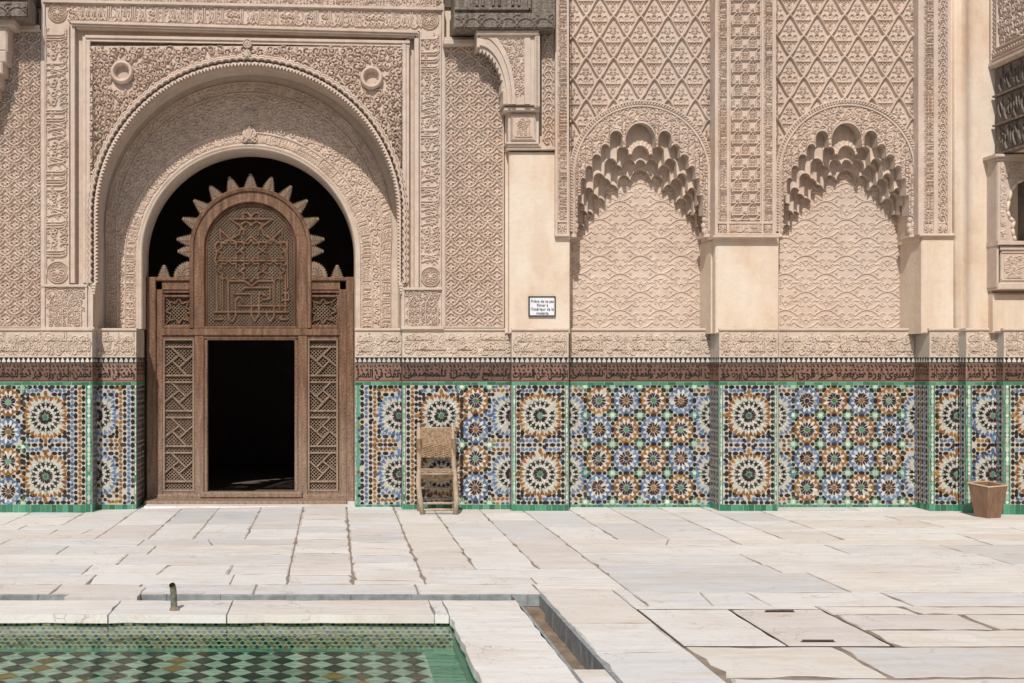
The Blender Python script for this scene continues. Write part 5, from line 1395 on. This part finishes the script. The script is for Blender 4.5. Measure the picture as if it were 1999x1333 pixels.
# lower lattice panels with pinwheels
for (ua, ub, mir) in ((321, 376, 0), (604, 657, 1)):
    x0, x1, z0, z1 = XW(ua), XW(ub), ZW_(957), ZW_(664)
    lattice('lattice_panel', lambda x, z: x0 < x < x1 and z0 < z < z1, x0, x1, z0, z1, .0290, YW+.055, door, .0092)
    b = MB(); 
    for (a_, c_, e_, f_) in ((x0-.022, x0+.004, z0-.02, z1+.02), (x1-.004, x1+.022, z0-.02, z1+.02), (x0, x1, z0-.02, z0+.004), (x0, x1, z1-.004, z1+.02)): b.box(a_, c_, YW+.010, YW+.09, e_, f_, 0, .006)
    H = (z1-z0)
    for k in range(4):
        za, zb_ = z1-H*(.052+.236*k), z1-H*(.052+.236*k+.178)                # square from za (top) to zb_
        def q(a_, c_): return (x0+(x1-x0)*((1-a_) if mir else a_), za+(zb_-za)*c_)
        T, R_, B, L_ = (.52, .26), (.76, .52), (.48, .76), (.26, .48)
        for a_, c_ in (((.22, -.03), R_), ((1.03, .24), B), ((.76, 1.03), L_), ((-.03, .72), T)):
            b.bar(q(*a_), q(*c_), .022, .03, YW+.030)
        for zz_ in (za+.012, zb_-.012): b.bar((x0, zz_), (x1, zz_), .024, .03, YW+.033)
    b.build('pinwheel_straps', LT, door)
# serrated palmettes standing round the arch
def palmette(cx_, cz_, ang, L, W_, name='palmette'):
    b = MB(); n = 7; pr = []
    ca, sa_ = cos(ang), sin(ang)
    def tr(l, w_): return (cx_+l*ca-w_*sa_, cz_+l*sa_+w_*ca)
    for d in (1, -1):
        side = []
        for k in range(n):
            f = k/n; wv = W_/2*(1-f)**.75*1.05
            side += [(L*f, wv*.72), (L*(f+.75/n), wv*1.12+.004)]
        side.append((L, .004))
        pr.append([(l, d*w_) for l, w_ in side])
    P_ = [tr(*q) for q in pr[0]]+[tr(*q) for q in pr[1][::-1]]
    b.prism(P_, YW+.0, YW+.035)
    b.bar(tr(0, 0), tr(L*.9, 0), W_*.09, .012, YW-.010)
    for k in range(1, 6):
        for d in (-1, 1): b.bar(tr(L*(k/7-.04), 0), tr(L*(k/7+.10), d*W_*.34*(1-k/9)), W_*.085, .010, YW-.008)
    return b.build(name, LT, door)
for k in range(-7, 8):
    a = pi/2-k*radians(16.6)
    if abs(k) <= 5: palmette(ac+(ro-.005)*cos(a), az+(ro-.005)*sin(a), a, 27*PX(YW), 21*PX(YW))
    elif abs(k) <= 7:
        s_ = 1 if k > 0 else -1; zc_ = ZW_(461 if abs(k) == 6 else 490)
for s_ in (1, -1):
    palmette(ac+s_*(ro-.003), ZW_(490), 0 if s_ > 0 else pi, 24*PX(YW), 21*PX(YW))
    # quarter fan and the small standing leaf
    b = MB(); P_ = [(ac+s_*(ro-.003), ZW_(541)), (ac+s_*(ro-.003), ZW_(508))]
    for k in range(1, 19):
        a = pi/2-pi/2*k/18; q = 33 if k % 2 == 0 else 29.5; P_.append((ac+s_*(ro-.003+q*PX(YW)*cos(a)), ZW_(541)+q*PX(YW)*sin(a)*.98+.0))
    b.prism(P_, YW+.0, YW+.035)
    for k in range(6):
        a = pi/2*(k+.5)/6; b.bar((ac+s_*(ro+.02*cos(a)), ZW_(541)+.02), (ac+s_*(ro+.145*cos(a)), ZW_(541)+.15*sin(a)), .012, .010, YW-.008)
    for rr_ in (.07, .11):
        for k in range(8):
            a0_, a1_ = pi/2*k/8, pi/2*(k+1)/8; b.bar((ac+s_*(ro+rr_*cos(a0_)), ZW_(540)+rr_*sin(a0_)), (ac+s_*(ro+rr_*cos(a1_)), ZW_(540)+rr_*sin(a1_)), .010, .008, YW-.012)
    b.build('palmette_fan', LT, door)
    palmette(ac+s_*169*PX(YW), ZW_(542), pi/2, 25*PX(YW), 21*PX(YW))
# plaster jambs and soffit between portal ring and screen
mb = MB()
xl_, xr_ = X(266, .25)-.002, X(693, .25)+.002
mb.box(xl_-.3, xl_, .27, 1.1, -.05, Z(640.6, .25), 0, .01); mb.box(xr_, xr_+.3, .27, 1.1, -.05, Z(640.6, .25), 0, .01)
mb.build('door_jamb', SWM, portal)
# small rope at right foot: none. threshold ledge
mb = MB(); mb.box(X(283, .4), X(697, .4), .30, 1.2, -.08, -.001, 0, .01)
tag(mb.build('door_threshold', M['marble']), kind='structure')
# ================================================================== PAVING
MA = M['marble']
class Pave:
    def __init__(s, seed): s.V = []; s.F = []; s.T = []; s.M = []; s.r = random.Random(seed)
    def slab(s, x0, x1, y0, y1, gap=.004, z=0., poly=None, tone=None, jit=.006, th=.05):
        r = s.r
        if poly is None: poly = [(x0, y0), (x1, y0), (x1, y1), (x0, y1)]
        n = len(poly); cx_ = sum(p[0] for p in poly)/n; cy_ = sum(p[1] for p in poly)/n
        out = []
        for i in range(n):
            a, b = poly[i], poly[(i+1) % n]; L = math.hypot(b[0]-a[0], b[1]-a[1]); k = max(1, int(L/.12))
            nx, ny = -(b[1]-a[1])/L, (b[0]-a[0])/L
            for j in range(k):
                f = j/k; e = (gap if abs(ny) < .5 else gap*1.6)+(r.random()**3)*jit*1.6+(r.random()**7*.02)
                if j == 0: 
                    d = (cx_-a[0], cy_-a[1]); q = math.hypot(*d); g = gap*1.3+r.random()**2*jit*1.8+(r.random() < .05)*r.uniform(.01, .03); out.append((a[0]+d[0]/q*g, a[1]+d[1]/q*g)); continue
                out.append((a[0]+(b[0]-a[0])*f+nx*e, a[1]+(b[1]-a[1])*f+ny*e))
        tx, ty = r.gauss(0, .0004), r.gauss(0, .0004); dz = z+r.gauss(0, .0004); rim = r.choice((.004, .005, .007, .010, .018))*(1 if jit > .0035 else .4); m = len(out); base = len(s.V)
        def zz(x, y): return dz+tx*(x-cx_)+ty*(y-cy_)
        for (sc, dzz) in ((.0, -th), (.0, -.0018), (.003, -.0004), (rim, 0)):
            for (x, y) in out:
                d = (cx_-x, cy_-y); q = math.hypot(*d)+1e-6; xx, yy = x+d[0]/q*sc, y+d[1]/q*sc; s.V.append((xx, yy, zz(xx, yy)+dzz+flz(xx, yy)))
        t = r.random() if tone is None else tone
        for l in range(3):
            for i in range(m): s.F.append([base+l*m+i, base+l*m+(i+1) % m, base+(l+1)*m+(i+1) % m, base+(l+1)*m+i]); s.T.append(t); s.M.append(1 if l == 2 else 0)
        s.F.append([base+3*m+i for i in range(m)]); s.T.append(t); s.M.append(0)
    def rows(s, x0, x1, y0, y1, h, L, gap=.003, jit=.004):
        """courses parallel to the wall"""
        r = s.r; y = y0
        while y < y1-.02:
            hh = h*r.uniform(.75, 1.25); ye = min(y1, y+hh)
            if y1-ye < h*.4: ye = y1
            x = x0-(r.uniform(0, L*.6) if x0 < -3 else 0)
            while x < x1-.02:
                xe = x+L*r.uniform(.6, 1.45)
                if x1-xe < L*.35: xe = x1
                if r.random() < .10 and ye-y > .3:
                    c = x+(xe-x)*r.uniform(.35, .65); q = r.uniform(-.12, .12); s.slab(0, 0, 0, 0, gap*.7, poly=[(x, y), (c, y), (c+q, ye), (x, ye)], jit=jit, tone=(tn := r.random())); s.slab(0, 0, 0, 0, gap*.7, poly=[(c, y), (xe, y), (xe, ye), (c+q, ye)], jit=jit, tone=tn)
                else: s.slab(max(x, x0), xe, y, ye, gap, jit=jit)
                x = xe
            y = ye
    def cols(s, xs, y0, y1, L, gap=.003, jit=.004):
        r = s.r
        for a, b in zip(xs[:-1], xs[1:]):
            y = y1
            while y > y0+.02:
                ye = y-L*r.uniform(.6, 1.4)
                if ye-y0 < L*.4: ye = y0
                s.slab(a, b, ye, y, gap, jit=jit); y = ye
def flz(x, y):
    f = min(1, max(0, (-x-.2)/2.6))*min(1, max(0, (y+3.0)/3.0)); return -.032*f
pv = Pave(3)
YG = -4.94                                   # edge of the gutter behind the pool
pv.cols([-4.6, -4.0, -3.35, -2.75, -2.2, -1.71, -1.29, -.81, -.34], -1.15, .9, 1.0)
pv.cols([-2.2, -1.71, -1.29, -.81, -.34], -2.25, -1.15, .75)
pv.rows(-6.4, -2.2, -2.25, -1.15, .42, 1.1); pv.rows(-9, -4.6, -2.25, .6, .5, 1.2)
pv.rows(-6.4, -.34, -4.55, -2.25, .44, 1.15); pv.rows(-9, -6.4, -4.55, -2.25, .5, 1.2); pv.rows(-6.4, .60, YG, -4.55, .39, .95, .005)
pv.cols([-.34, .15, .68], -4.55, .9, .40, .006, .006)
pv.cols([.68, 1.12, 1.62, 2.1], -3.9, .6, .95); pv.rows(.68, 2.1, -4.55, -3.9, .33, 1.3); pv.rows(.60, 1.46, YG, -4.55, .39, .9)
pv.cols([2.1, 2.62, 3.1, 3.66, 4.15, 4.7], -2.3, .6, .95); pv.rows(4.7, 8.8, -2.3, .6, .44, 1.5, .0035, .005); pv.rows(2.1, 8.8, -4.05, -2.3, .46, 1.6, .0035, .005); pv.rows(2.1, 8.8, -5.35, -4.05, .62, 1.35)
pv.rows(1.46, 2.1, -4.75, -4.55, .2, .7); pv.cols([1.46, 1.99], -9.5, -4.75, .80, .0035)
pv.rows(1.99, 3.2, -5.47, -5.35, .2, 1.3) ; pv.rows(1.99, 2.1, -5.35, -4.75, .6, .2)
pv.rows(3.20, 8.8, -6.5, -5.35, .40, .85, .008, .022); pv.rows(2.0, 8.8, -19, -6.5, .60, 1.3, .008, .022); pv.rows(-9, 2.0, -19, -11.5, .7, 1.4)
pv.rows(-9, -6.6, -11.5, -4.55, .7, 1.2)
npmesh('pavement', pv.V, pv.F, [MA, M['stained']], None, pv.M, False, pv.T); tag(bpy.data.objects['pavement'], kind='structure')
# mortar bed below the slabs, open over the pool and channel
mb = MB()
def bed(x0, x1, y0, y1, z=-.0028): mb.face([(x0, y0, z+flz(x0, y0)), (x1, y0, z+flz(x1, y0)), (x1, y1, z+flz(x1, y1)), (x0, y1, z+flz(x0, y1))])
for xa, xb in zip(np.linspace(-9, .6, 13)[:-1], np.linspace(-9, .6, 13)[1:]):
    for ya, yb_ in zip(np.linspace(YG, 1.3, 9)[:-1], np.linspace(YG, 1.3, 9)[1:]): bed(xa, xb, ya, yb_)
bed(.6, 8.8, YG, 1.3); bed(1.46, 8.8, -19, YG); bed(-9, 1.46, -19, -11.5); bed(-9, -6.6, -11.5, YG)
tag(mb.build('mortar_bed', M['mortar']), kind='structure')
# two square covers set in the paving
def cover(label, x0, x1, y0, y1, tone, grp, slots):
    p = Pave(5); p.slab(x0, x1, y0, y1, .006, .003, None, tone, .001)
    t = thing('paving_cover', label, 'paving cover', loc=((x0+x1)/2, (y0+y1)/2, 0))
    npmesh('cover_slab', p.V, p.F, [MA, M['stained']], t, p.M, False, p.T)
    if slots:
        for (a, b_, c) in slots:
            q = MB(); q.box(a, b_, c-.008, c+.008, .004, .0055, 0, 0); q.tube([(a+.01, c, .011), (b_-.01, c, .011)], .006, 6); q.build('lifting_bar', M['iron'], t)
    q = MB()
    for (a_, b_, c_, d_) in ((x0-.004, x1+.004, y0-.012, y0+.002), (x0-.004, x1+.004, y1-.002, y1+.010), (x0-.006, x0+.002, y0, y1), (x1-.002, x1+.006, y0, y1)): q.box(a_, b_, c_, d_, -.02, .0018, 0, 0)
    q.build('gap_strip', M['iron'], t, False, False)  # added dark strips standing in for the dark gap round the slab
    return t
cover('white marble cover slab with hairline cracks, left of the one with lifting bars', 1.995, 2.585, -6.50, -5.47, .42, None, None)
cover('pinkish marble cover slab with two iron lifting bars', 2.59, 3.19, -6.50, -5.47, .93, None, ((2.79, 2.99, -5.56), (2.70, 2.90, -6.40)))
# ================================================================== POOL
PXR, PYF = .77, -5.63; PXL, PYN = -6.0, -10.9; WZ = -.060; BZ = -.215
CZ = .004
cop = thing('pool_coping', 'white marble coping slabs round the green pool', 'pool coping', loc=(PXR, PYF, 0))
r_ = random.Random(15); 
def copslab(x0, x1, y0, y1):
    p = Pave(r_.randrange(999)); p.slab(x0, x1, y0, y1, .003, CZ, None, r_.uniform(.3, .8), .003, .052); npmesh('coping_slab', p.V, p.F, [MA, M['stained']], cop, p.M, False, p.T)
xs = [PXR-.03]
for w_ in (.09,): xs.append(xs[-1]-w_)
while xs[-1] > PXL: xs.append(xs[-1]-r_.uniform(.75, 1.35))
for a, b in zip(xs[:-1], xs[1:]): copslab(b, a, PYF-.035, -5.17)
y = -5.17
while y > PYN-.4:
    e = y-r_.uniform(.5, .8); copslab(PXR-.03, 1.245, e, y); y = e
copslab(-6.5, PXL+.03, PYN-.4, -5.17); copslab(PXL, PXR, PYN-.45, PYN+.03)
mb = MB()                                                             # masonry under the coping, pool walls
mb.box(PXL-.5, 1.25, PYF, -5.17, -.5, -.05); mb.box(PXR, 1.25, PYN-.45, PYF, -.5, -.05); mb.box(PXL-.5, PXL, PYN-.45, PYF, -.5, -.05); mb.box(PXL, PXR, PYN-.45, PYN, -.5, -.05); mb.box(PXL-.5, 1.25, PYN-.45, -5.17, -.6, BZ-.02)
tag(mb.build('pool_basin', M['bluestone']), kind='structure')
PG = [mat_glaze('pool_pale_green', (.44,.62,.50), (.56,.72,.60)), mat_glaze('pool_dark', (.03,.055,.055), (.10,.09,.07)), mat_glaze('pool_ochre', (.30,.20,.06), (.36,.27,.11)), mat_glaze('pool_green', (.15,.43,.31), (.24,.52,.40))]
V, Fs, mi, tn = [], [], [], []
def pq(pts, c):
    n = len(V); V.extend(pts); Fs.append(list(range(n, n+len(pts)))); mi.append(c); tn.append(min(1, max(0, r_.gauss(.5, .25))))
z_ = BZ
pq([(PXL, PYN, z_-.003), (PXR, PYN, z_-.003), (PXR, PYF, z_-.003), (PXL, PYF, z_-.003)], 0)
pt = .160; x1_, y1_ = PXR-.20, PYF-.10
for i in range(0, 50):
    for j in range(0, 56):
        for o in (0,):
            cx_, cy_ = x1_-(i+.5)*pt, y1_-(j+.5)*.092
            if j % 2: cx_ -= pt/2
            if cx_ < PXL+.1 or cy_ < PYN+.1: continue
            if True:
                dk = (1 if r_.random() < .94 else 2); h = pt/2*.96
                hy = .0895; pq([(cx_-h, cy_, z_+(.001 if j % 2 else .0018)), (cx_, cy_-hy, z_+(.001 if j % 2 else .0018)), (cx_+h, cy_, z_+(.001 if j % 2 else .0018)), (cx_, cy_+hy, z_+(.001 if j % 2 else .0018))], dk if j % 2 == 0 else 0)
for k in range(60):
    x = PXR-k*.115; pq([(x-.113, PYF-.10, z_+.002), (x-.002, PYF-.10, z_+.002), (x-.002, PYF-.002, z_+.002), (x-.113, PYF-.002, z_+.002)], 3)
for k in range(60):
    y = PYF-.1-k*.09; pq([(PXR-.19, y-.088, z_+.002), (PXR-.002, y-.088, z_+.002), (PXR-.002, y-.002, z_+.002), (PXR-.19, y-.002, z_+.002)], 3)
# side walls: small lozenges
yw = PYF-.003; pq([(PXL, yw, BZ), (PXR, yw, BZ), (PXR, yw, -.045), (PXL, yw, -.045)], 0)
for row in range(7):
    for k in range(170):
        cx_ = PXR-.02-k*.0375-(row % 2)*.0375/2*1; zc_ = BZ+.012+row*.0235
        if (k+row//1) % 1 == 0: pq([(cx_-.0182, yw-.002, zc_), (cx_, yw-.002, zc_-.0113), (cx_+.0182, yw-.002, zc_), (cx_, yw-.002, zc_+.0113)], 1 if (k+row//2) % 2 else 2)
xw = PXR-.003; pq([(xw, PYN, BZ), (xw, PYF, BZ), (xw, PYF, -.045), (xw, PYN, -.045)], 3)
bt = npmesh('pool_tiling', V, Fs, PG, None, mi, False, tn); tag(bt, kind='structure')
# water
m, t, p = nodes('water'); t.nodes.remove(p); out = t.nodes['Material Output']
fr = N(t, 'ShaderNodeFresnel'); fr.inputs['IOR'].default_value = 1.40
tr = N(t, 'ShaderNodeBsdfTransparent'); tr.inputs[0].default_value = (.95, .995, .94, 1); gl = N(t, 'ShaderNodeBsdfGlossy'); gl.inputs['Roughness'].default_value = .015
ms = N(t, 'ShaderNodeMixShader'); t.links.new(fr.outputs[0], ms.inputs[0]); t.links.new(tr.outputs[0], ms.inputs[1]); t.links.new(gl.outputs[0], ms.inputs[2]); t.links.new(ms.outputs[0], out.inputs[0])
bn = N(t, 'ShaderNodeBump'); bn.inputs['Strength'].default_value = .45; bn.inputs['Distance'].default_value = .005
t.links.new(noise(t, wcoord(t), 9, 3, .5, (1, 2.2, 1)), bn.inputs['Height']); t.links.new(bn.outputs[0], gl.inputs['Normal']); t.links.new(bn.outputs[0], fr.inputs['Normal'])
wv = npmesh('water', [(PXL, PYN, WZ), (PXR, PYN, WZ), (PXR, PYF, WZ), (PXL, PYF, WZ)], [[0, 1, 2, 3]], m); tag(wv, kind='structure')
# gutter round the coping with its blue-grey kerb
mb = MB()
mb.box(-6.6, 1.46, -5.17, YG, -.30, -.085, 1); mb.box(1.25, 1.46, -11.5, -5.17, -.40, -.13, 1)
mb.box(-6.6, 1.46, YG-.004, YG+.03, -.085, -.001, 0); mb.box(1.455, 1.47, -11.4, YG, -.13, -.001, 0); mb.box(1.243, 1.256, -11.4, -5.17, -.13, -.0, 0)
x = -6.6
while x < 1.4:
    e = min(1.455, x+r_.uniform(.3, .5)); mb.box(x+.004, e-.003, YG-.012, YG, -.084, .001+r_.uniform(-.003, .002), 0, .004); x = e
y = YG
while y > -11:
    e = y-r_.uniform(.25, .5); mb.box(1.438, 1.458, e+.004, y-.004, -.128, .0, 0, .003); mb.box(1.243, 1.262, e+.004, y-.004, -.128, .0015, 0, .003); y = e
mb.box(1.25, 1.46, -9., -6.98, -.20, -.01, 3)
for k in range(150):                                                  # remains of mosaic in the channel bed
    x, y = r_.uniform(1.27, 1.34), r_.uniform(-6.8, -5.3); s_ = r_.uniform(.006, .012); mb.box(x-s_, x+s_, y-s_, y+s_, -.131, -.1275, 4 if r_.random() < .5 else 5)
tag(mb.build('gutter', [M['bluestone'], M['sediment'], M['marble'], M['marble'], GL[1], GL[0]]), kind='structure')
# loose marble block bridging the gutter
p = Pave(8); p.slab(X(130, -5.02), X(272, -5.02), -5.10, -4.72, .002, .012, None, .95, .002, .085)
tag(npmesh('marble_block', p.V, p.F, MA, None, None, False, p.T), 'loose pinkish marble block overhanging the gutter, left of the spout', 'stone block')
# spout
sp = thing('water_spout', 'short greenish bronze pipe spout standing on the pool coping', 'spout', loc=(X(338, -5.5), -5.5, CZ))
bx, by = X(339, -5.5), -5.5
mb = MB(); pts = [(bx+.004, by, CZ-.01), (bx+.002, by, .05), (bx, by-.002, .11), (bx-.004, by-.006, .155), (bx-.008, by-.02, .172)]
mb.tube(pts, [.024, .022, .021, .021, .020], 14, 0, False); mb.tube([(q[0], q[1], q[2]) for q in pts[2:]], [.015, .015, .0155], 12, 1, False)
mb.build('pipe', [M['spout'], M['iron']], sp, True)
mb = MB(); mb.tube([(bx+.004, by, CZ-.01), (bx+.006, by, CZ+.012), (bx+.004, by, CZ+.028)], [.036, .030, .016], 12); mb.tube([(bx+.01, by-.01, CZ+.006), (bx+.04, by-.014, CZ+.004)], [.014, .008], 8); mb.build('mortar_collar', M['sediment'], sp, True)
# ================================================================== CHAIR
CW, RU = M['chairwood'], M['rush']
yf_, yb_ = -.43, -.10
chx = X(853, -.3)
ch = thing('chair', 'low rustic wooden chair with woven rush seat and back, leaning by the tiles', 'chair', loc=(chx, -.27, 0))
def post(name, pts, rads, mat=CW, sm=True):
    b = MB(); b.tube(pts, rads, 9); return b.build(name, mat, ch, sm)
bt_, tp_ = .0, .955
for u_b, u_t in ((818, 818), (886, 884)):
    xt, xb_ = X(u_t, yb_), X(u_b, yb_)
    post('leg', [(xb_, yb_-.02, -.01), (xb_, yb_-.02, .45), (xt, yb_+.02, .72), (xt, yb_+.045, .90), (xt, yb_+.048, .905), (xt, yb_+.05, .925), (xt, yb_+.052, .955), (xt, yb_+.053, .968)], [.024, .026, .026, .024, .017, .019, .022, .008])
for d, u_b, u_t in ((-1, 825, 817), (1, 889, 888)):
    xt, xb_ = X(u_t, yf_), X(u_b, yf_)
    post('leg', [(xb_+.0, yf_, -.01), (xb_+(xt-xb_)*.35+d*.012, yf_, .17), (xt+d*.004, yf_, .34), (xt-d*.004, yf_, .465), (xt-d*.006, yf_, .485)], [.027, .029, .027, .024, .012])
xl, xr = X(822, yf_), X(886, yf_)
def rung(z, y, r_o=.012, dx=0): post('rung', [(xl+dx, y, z), ((xl+xr)/2, y-.003, z+.004), (xr-dx, y, z+.002)], [r_o, r_o*1.25, r_o])
rung(.118, yf_); rung(.048, yf_); rung(.13, yb_-.02, .011); rung(.25, yb_-.02, .011); rung(.43, yf_, .014)
for xx in (X(821, yf_), X(888, yf_)):
    for z in (.10, .22): post('rung', [(xx, yf_, z), (xx, yb_-.02, z+.01)], [.011, .011])
def weave(name, fn, nu, nv, amp=.006):
    """a woven surface: fn(a,b)->(point, normal) with strands over and under"""
    b = MB()
    for i in range(nu):
        pts = []
        for j in range(nv*2+1):
            f = j/(nv*2); p_, n_ = fn((i+.5)/nu, f); s_ = amp*(1 if ((j//2)+i//2) % 2 else -1)*(.6 if j % 2 else 1)
            pts.append(tuple(np.array(p_)+np.array(n_)*s_))
        b.tube(pts, .0046*30/max(nu, 12)*(.95 if nu < 20 else 1), 6)
    for j in range(nv):
        pts = []
        for i in range(nu*1+1):
            f = i/nu; p_, n_ = fn(f, (j+.5)/nv); s_ = amp*(-1 if (j+(i//2)) % 2 else 1)
            pts.append(tuple(np.array(p_)+np.array(n_)*s_))
        b.tube(pts, .0052*30/max(nu, 12)*(.95 if nu < 20 else 1), 6)
    return b.build(name, RU, ch, True)
bx0, bx1 = X(822, yb_), X(882, yb_)
weave('back_weave', lambda a, c: ((bx0+(bx1-bx0)*a, yb_+.022-.030*(1-c), .585+(.74-.585)*c), (0, -1, .1)), 17, 13, .006)
weave('back_weave', lambda a, c: ((bx0+(bx1-bx0)*a, yb_+.034-.012*(1-c), .742+(.905-.742)*c), (0, -1, .1)), 42, 16, .0026)
mb = MB(); mb.box(bx0, bx1, yb_+.010, yb_+.040, .59, .90); mb.build('back_core', RU, ch)
mb = MB()
for k in range(22): z = .60+k*.0088
for xx in (bx0-.022, bx1+.022):
    for k in range(17): mb.tube([(xx-.025, yb_+.0, .60+k*.0115), (xx, yb_-.02+.0, .602+k*.0115), (xx+.025, yb_+.0, .60+k*.0115)], .0058, 5)
for xx in (bx0-.022, bx1+.022): mb.tube([(xx, yb_+.012, .596), (xx, yb_+.022, .79)], .0285, 10)
mb.build('back_binding', RU, ch, True)
post('rung', [(bx0, yb_+.045, .905), (bx1, yb_+.045, .908)], [.011, .011])
weave('seat_weave', lambda a, c: ((xl+.004+(xr-xl-.008)*a, yf_+(yb_-yf_-.02)*c, .462-.012*sin(pi*a)*sin(pi*c)), (0, 0, 1)), 30, 26, .0035)
mb = MB()
for k in range(46):
    x = xl+.006+(xr-xl-.012)*k/45; q = sin(pi*k/45); mb.tube([(x, yf_+.03, .468), (x, yf_-.012, .466), (x, yf_-.020, .445), (x, yf_-.012, .40-.03*q), (x, yf_+.03, .375-.03*q)], .0058, 5)
mb.build('seat_front_wrap', RU, ch, True)
# ================================================================== SQUARE BIN
by0 = -.66; bxc = X(1928, by0)
bn_ = thing('waste_bin', 'square tapered reddish brown bin standing against the tiled corner', 'bin', loc=(bxc, by0, 0))
def ring4(hw, z, a0=radians(20), hz=0): return [(bxc+hw*1.4142*cos(a0+pi/4+k*pi/2), by0+hw*1.4142*sin(a0+pi/4+k*pi/2), z+z*.24*hw*1.4142*sin(a0+pi/4+k*pi/2)) for k in range(4)]
def bevel4(q, e=.012):
    out = []
    for k in range(4):
        a, b, c = np.array(q[k-1]), np.array(q[k]), np.array(q[(k+1) % 4]); out += [tuple(b+(a-b)/np.linalg.norm(a-b)*e), tuple(b+(c-b)/np.linalg.norm(c-b)*e)]
    return out
lv = [(.090, 0.), (.092, .01), (.136, .345), (.138, .352)]; V, Fs = [], []
for hw, z in lv: V += bevel4(ring4(hw, z))
for hw, z in ((.130, .352), (.084, .03)): V += bevel4(ring4(hw, z))
for l in range(5):
    for k in range(8): Fs.append([l*8+k, l*8+(k+1) % 8, (l+1)*8+(k+1) % 8, (l+1)*8+k])
Fs.append([40+k for k in range(8)]); Fs.append(list(range(7, -1, -1)))
npmesh('bin_body', V, Fs, M['terracotta'], bn_)
V, Fs = [], []
for hw, z in ((.137, .342), (.1405, .344), (.1405, .3545), (.129, .3555), (.129, .345)): V += bevel4(ring4(hw, z))
for l in range(4):
    for k in range(8): Fs.append([l*8+k, l*8+(k+1) % 8, (l+1)*8+(k+1) % 8, (l+1)*8+k])
npmesh('rim', V, Fs, M['binrim'], bn_)
mb = MB()
for (f, z, s_) in ((.55, .27, .006), (.82, .255, .004), (.25, .19, .004), (.7, .17, .006), (.35, .09, .004)):
    A, B = ring4(.090+.046*z/.345, z)[2], ring4(.090+.046*z/.345, z)[3]
    p_ = np.array(A)*(1-f)+np.array(B)*f; d = (np.array(B)-np.array(A))[:2]; nrm = np.array([d[1], -d[0], 0])/np.hypot(*d)
    if nrm[1] > 0: nrm = -nrm
    mb.tube([tuple(p_-nrm*.003), tuple(p_+nrm*.0012)], s_, 8)
mb.build('knots', M['iron'], bn_)
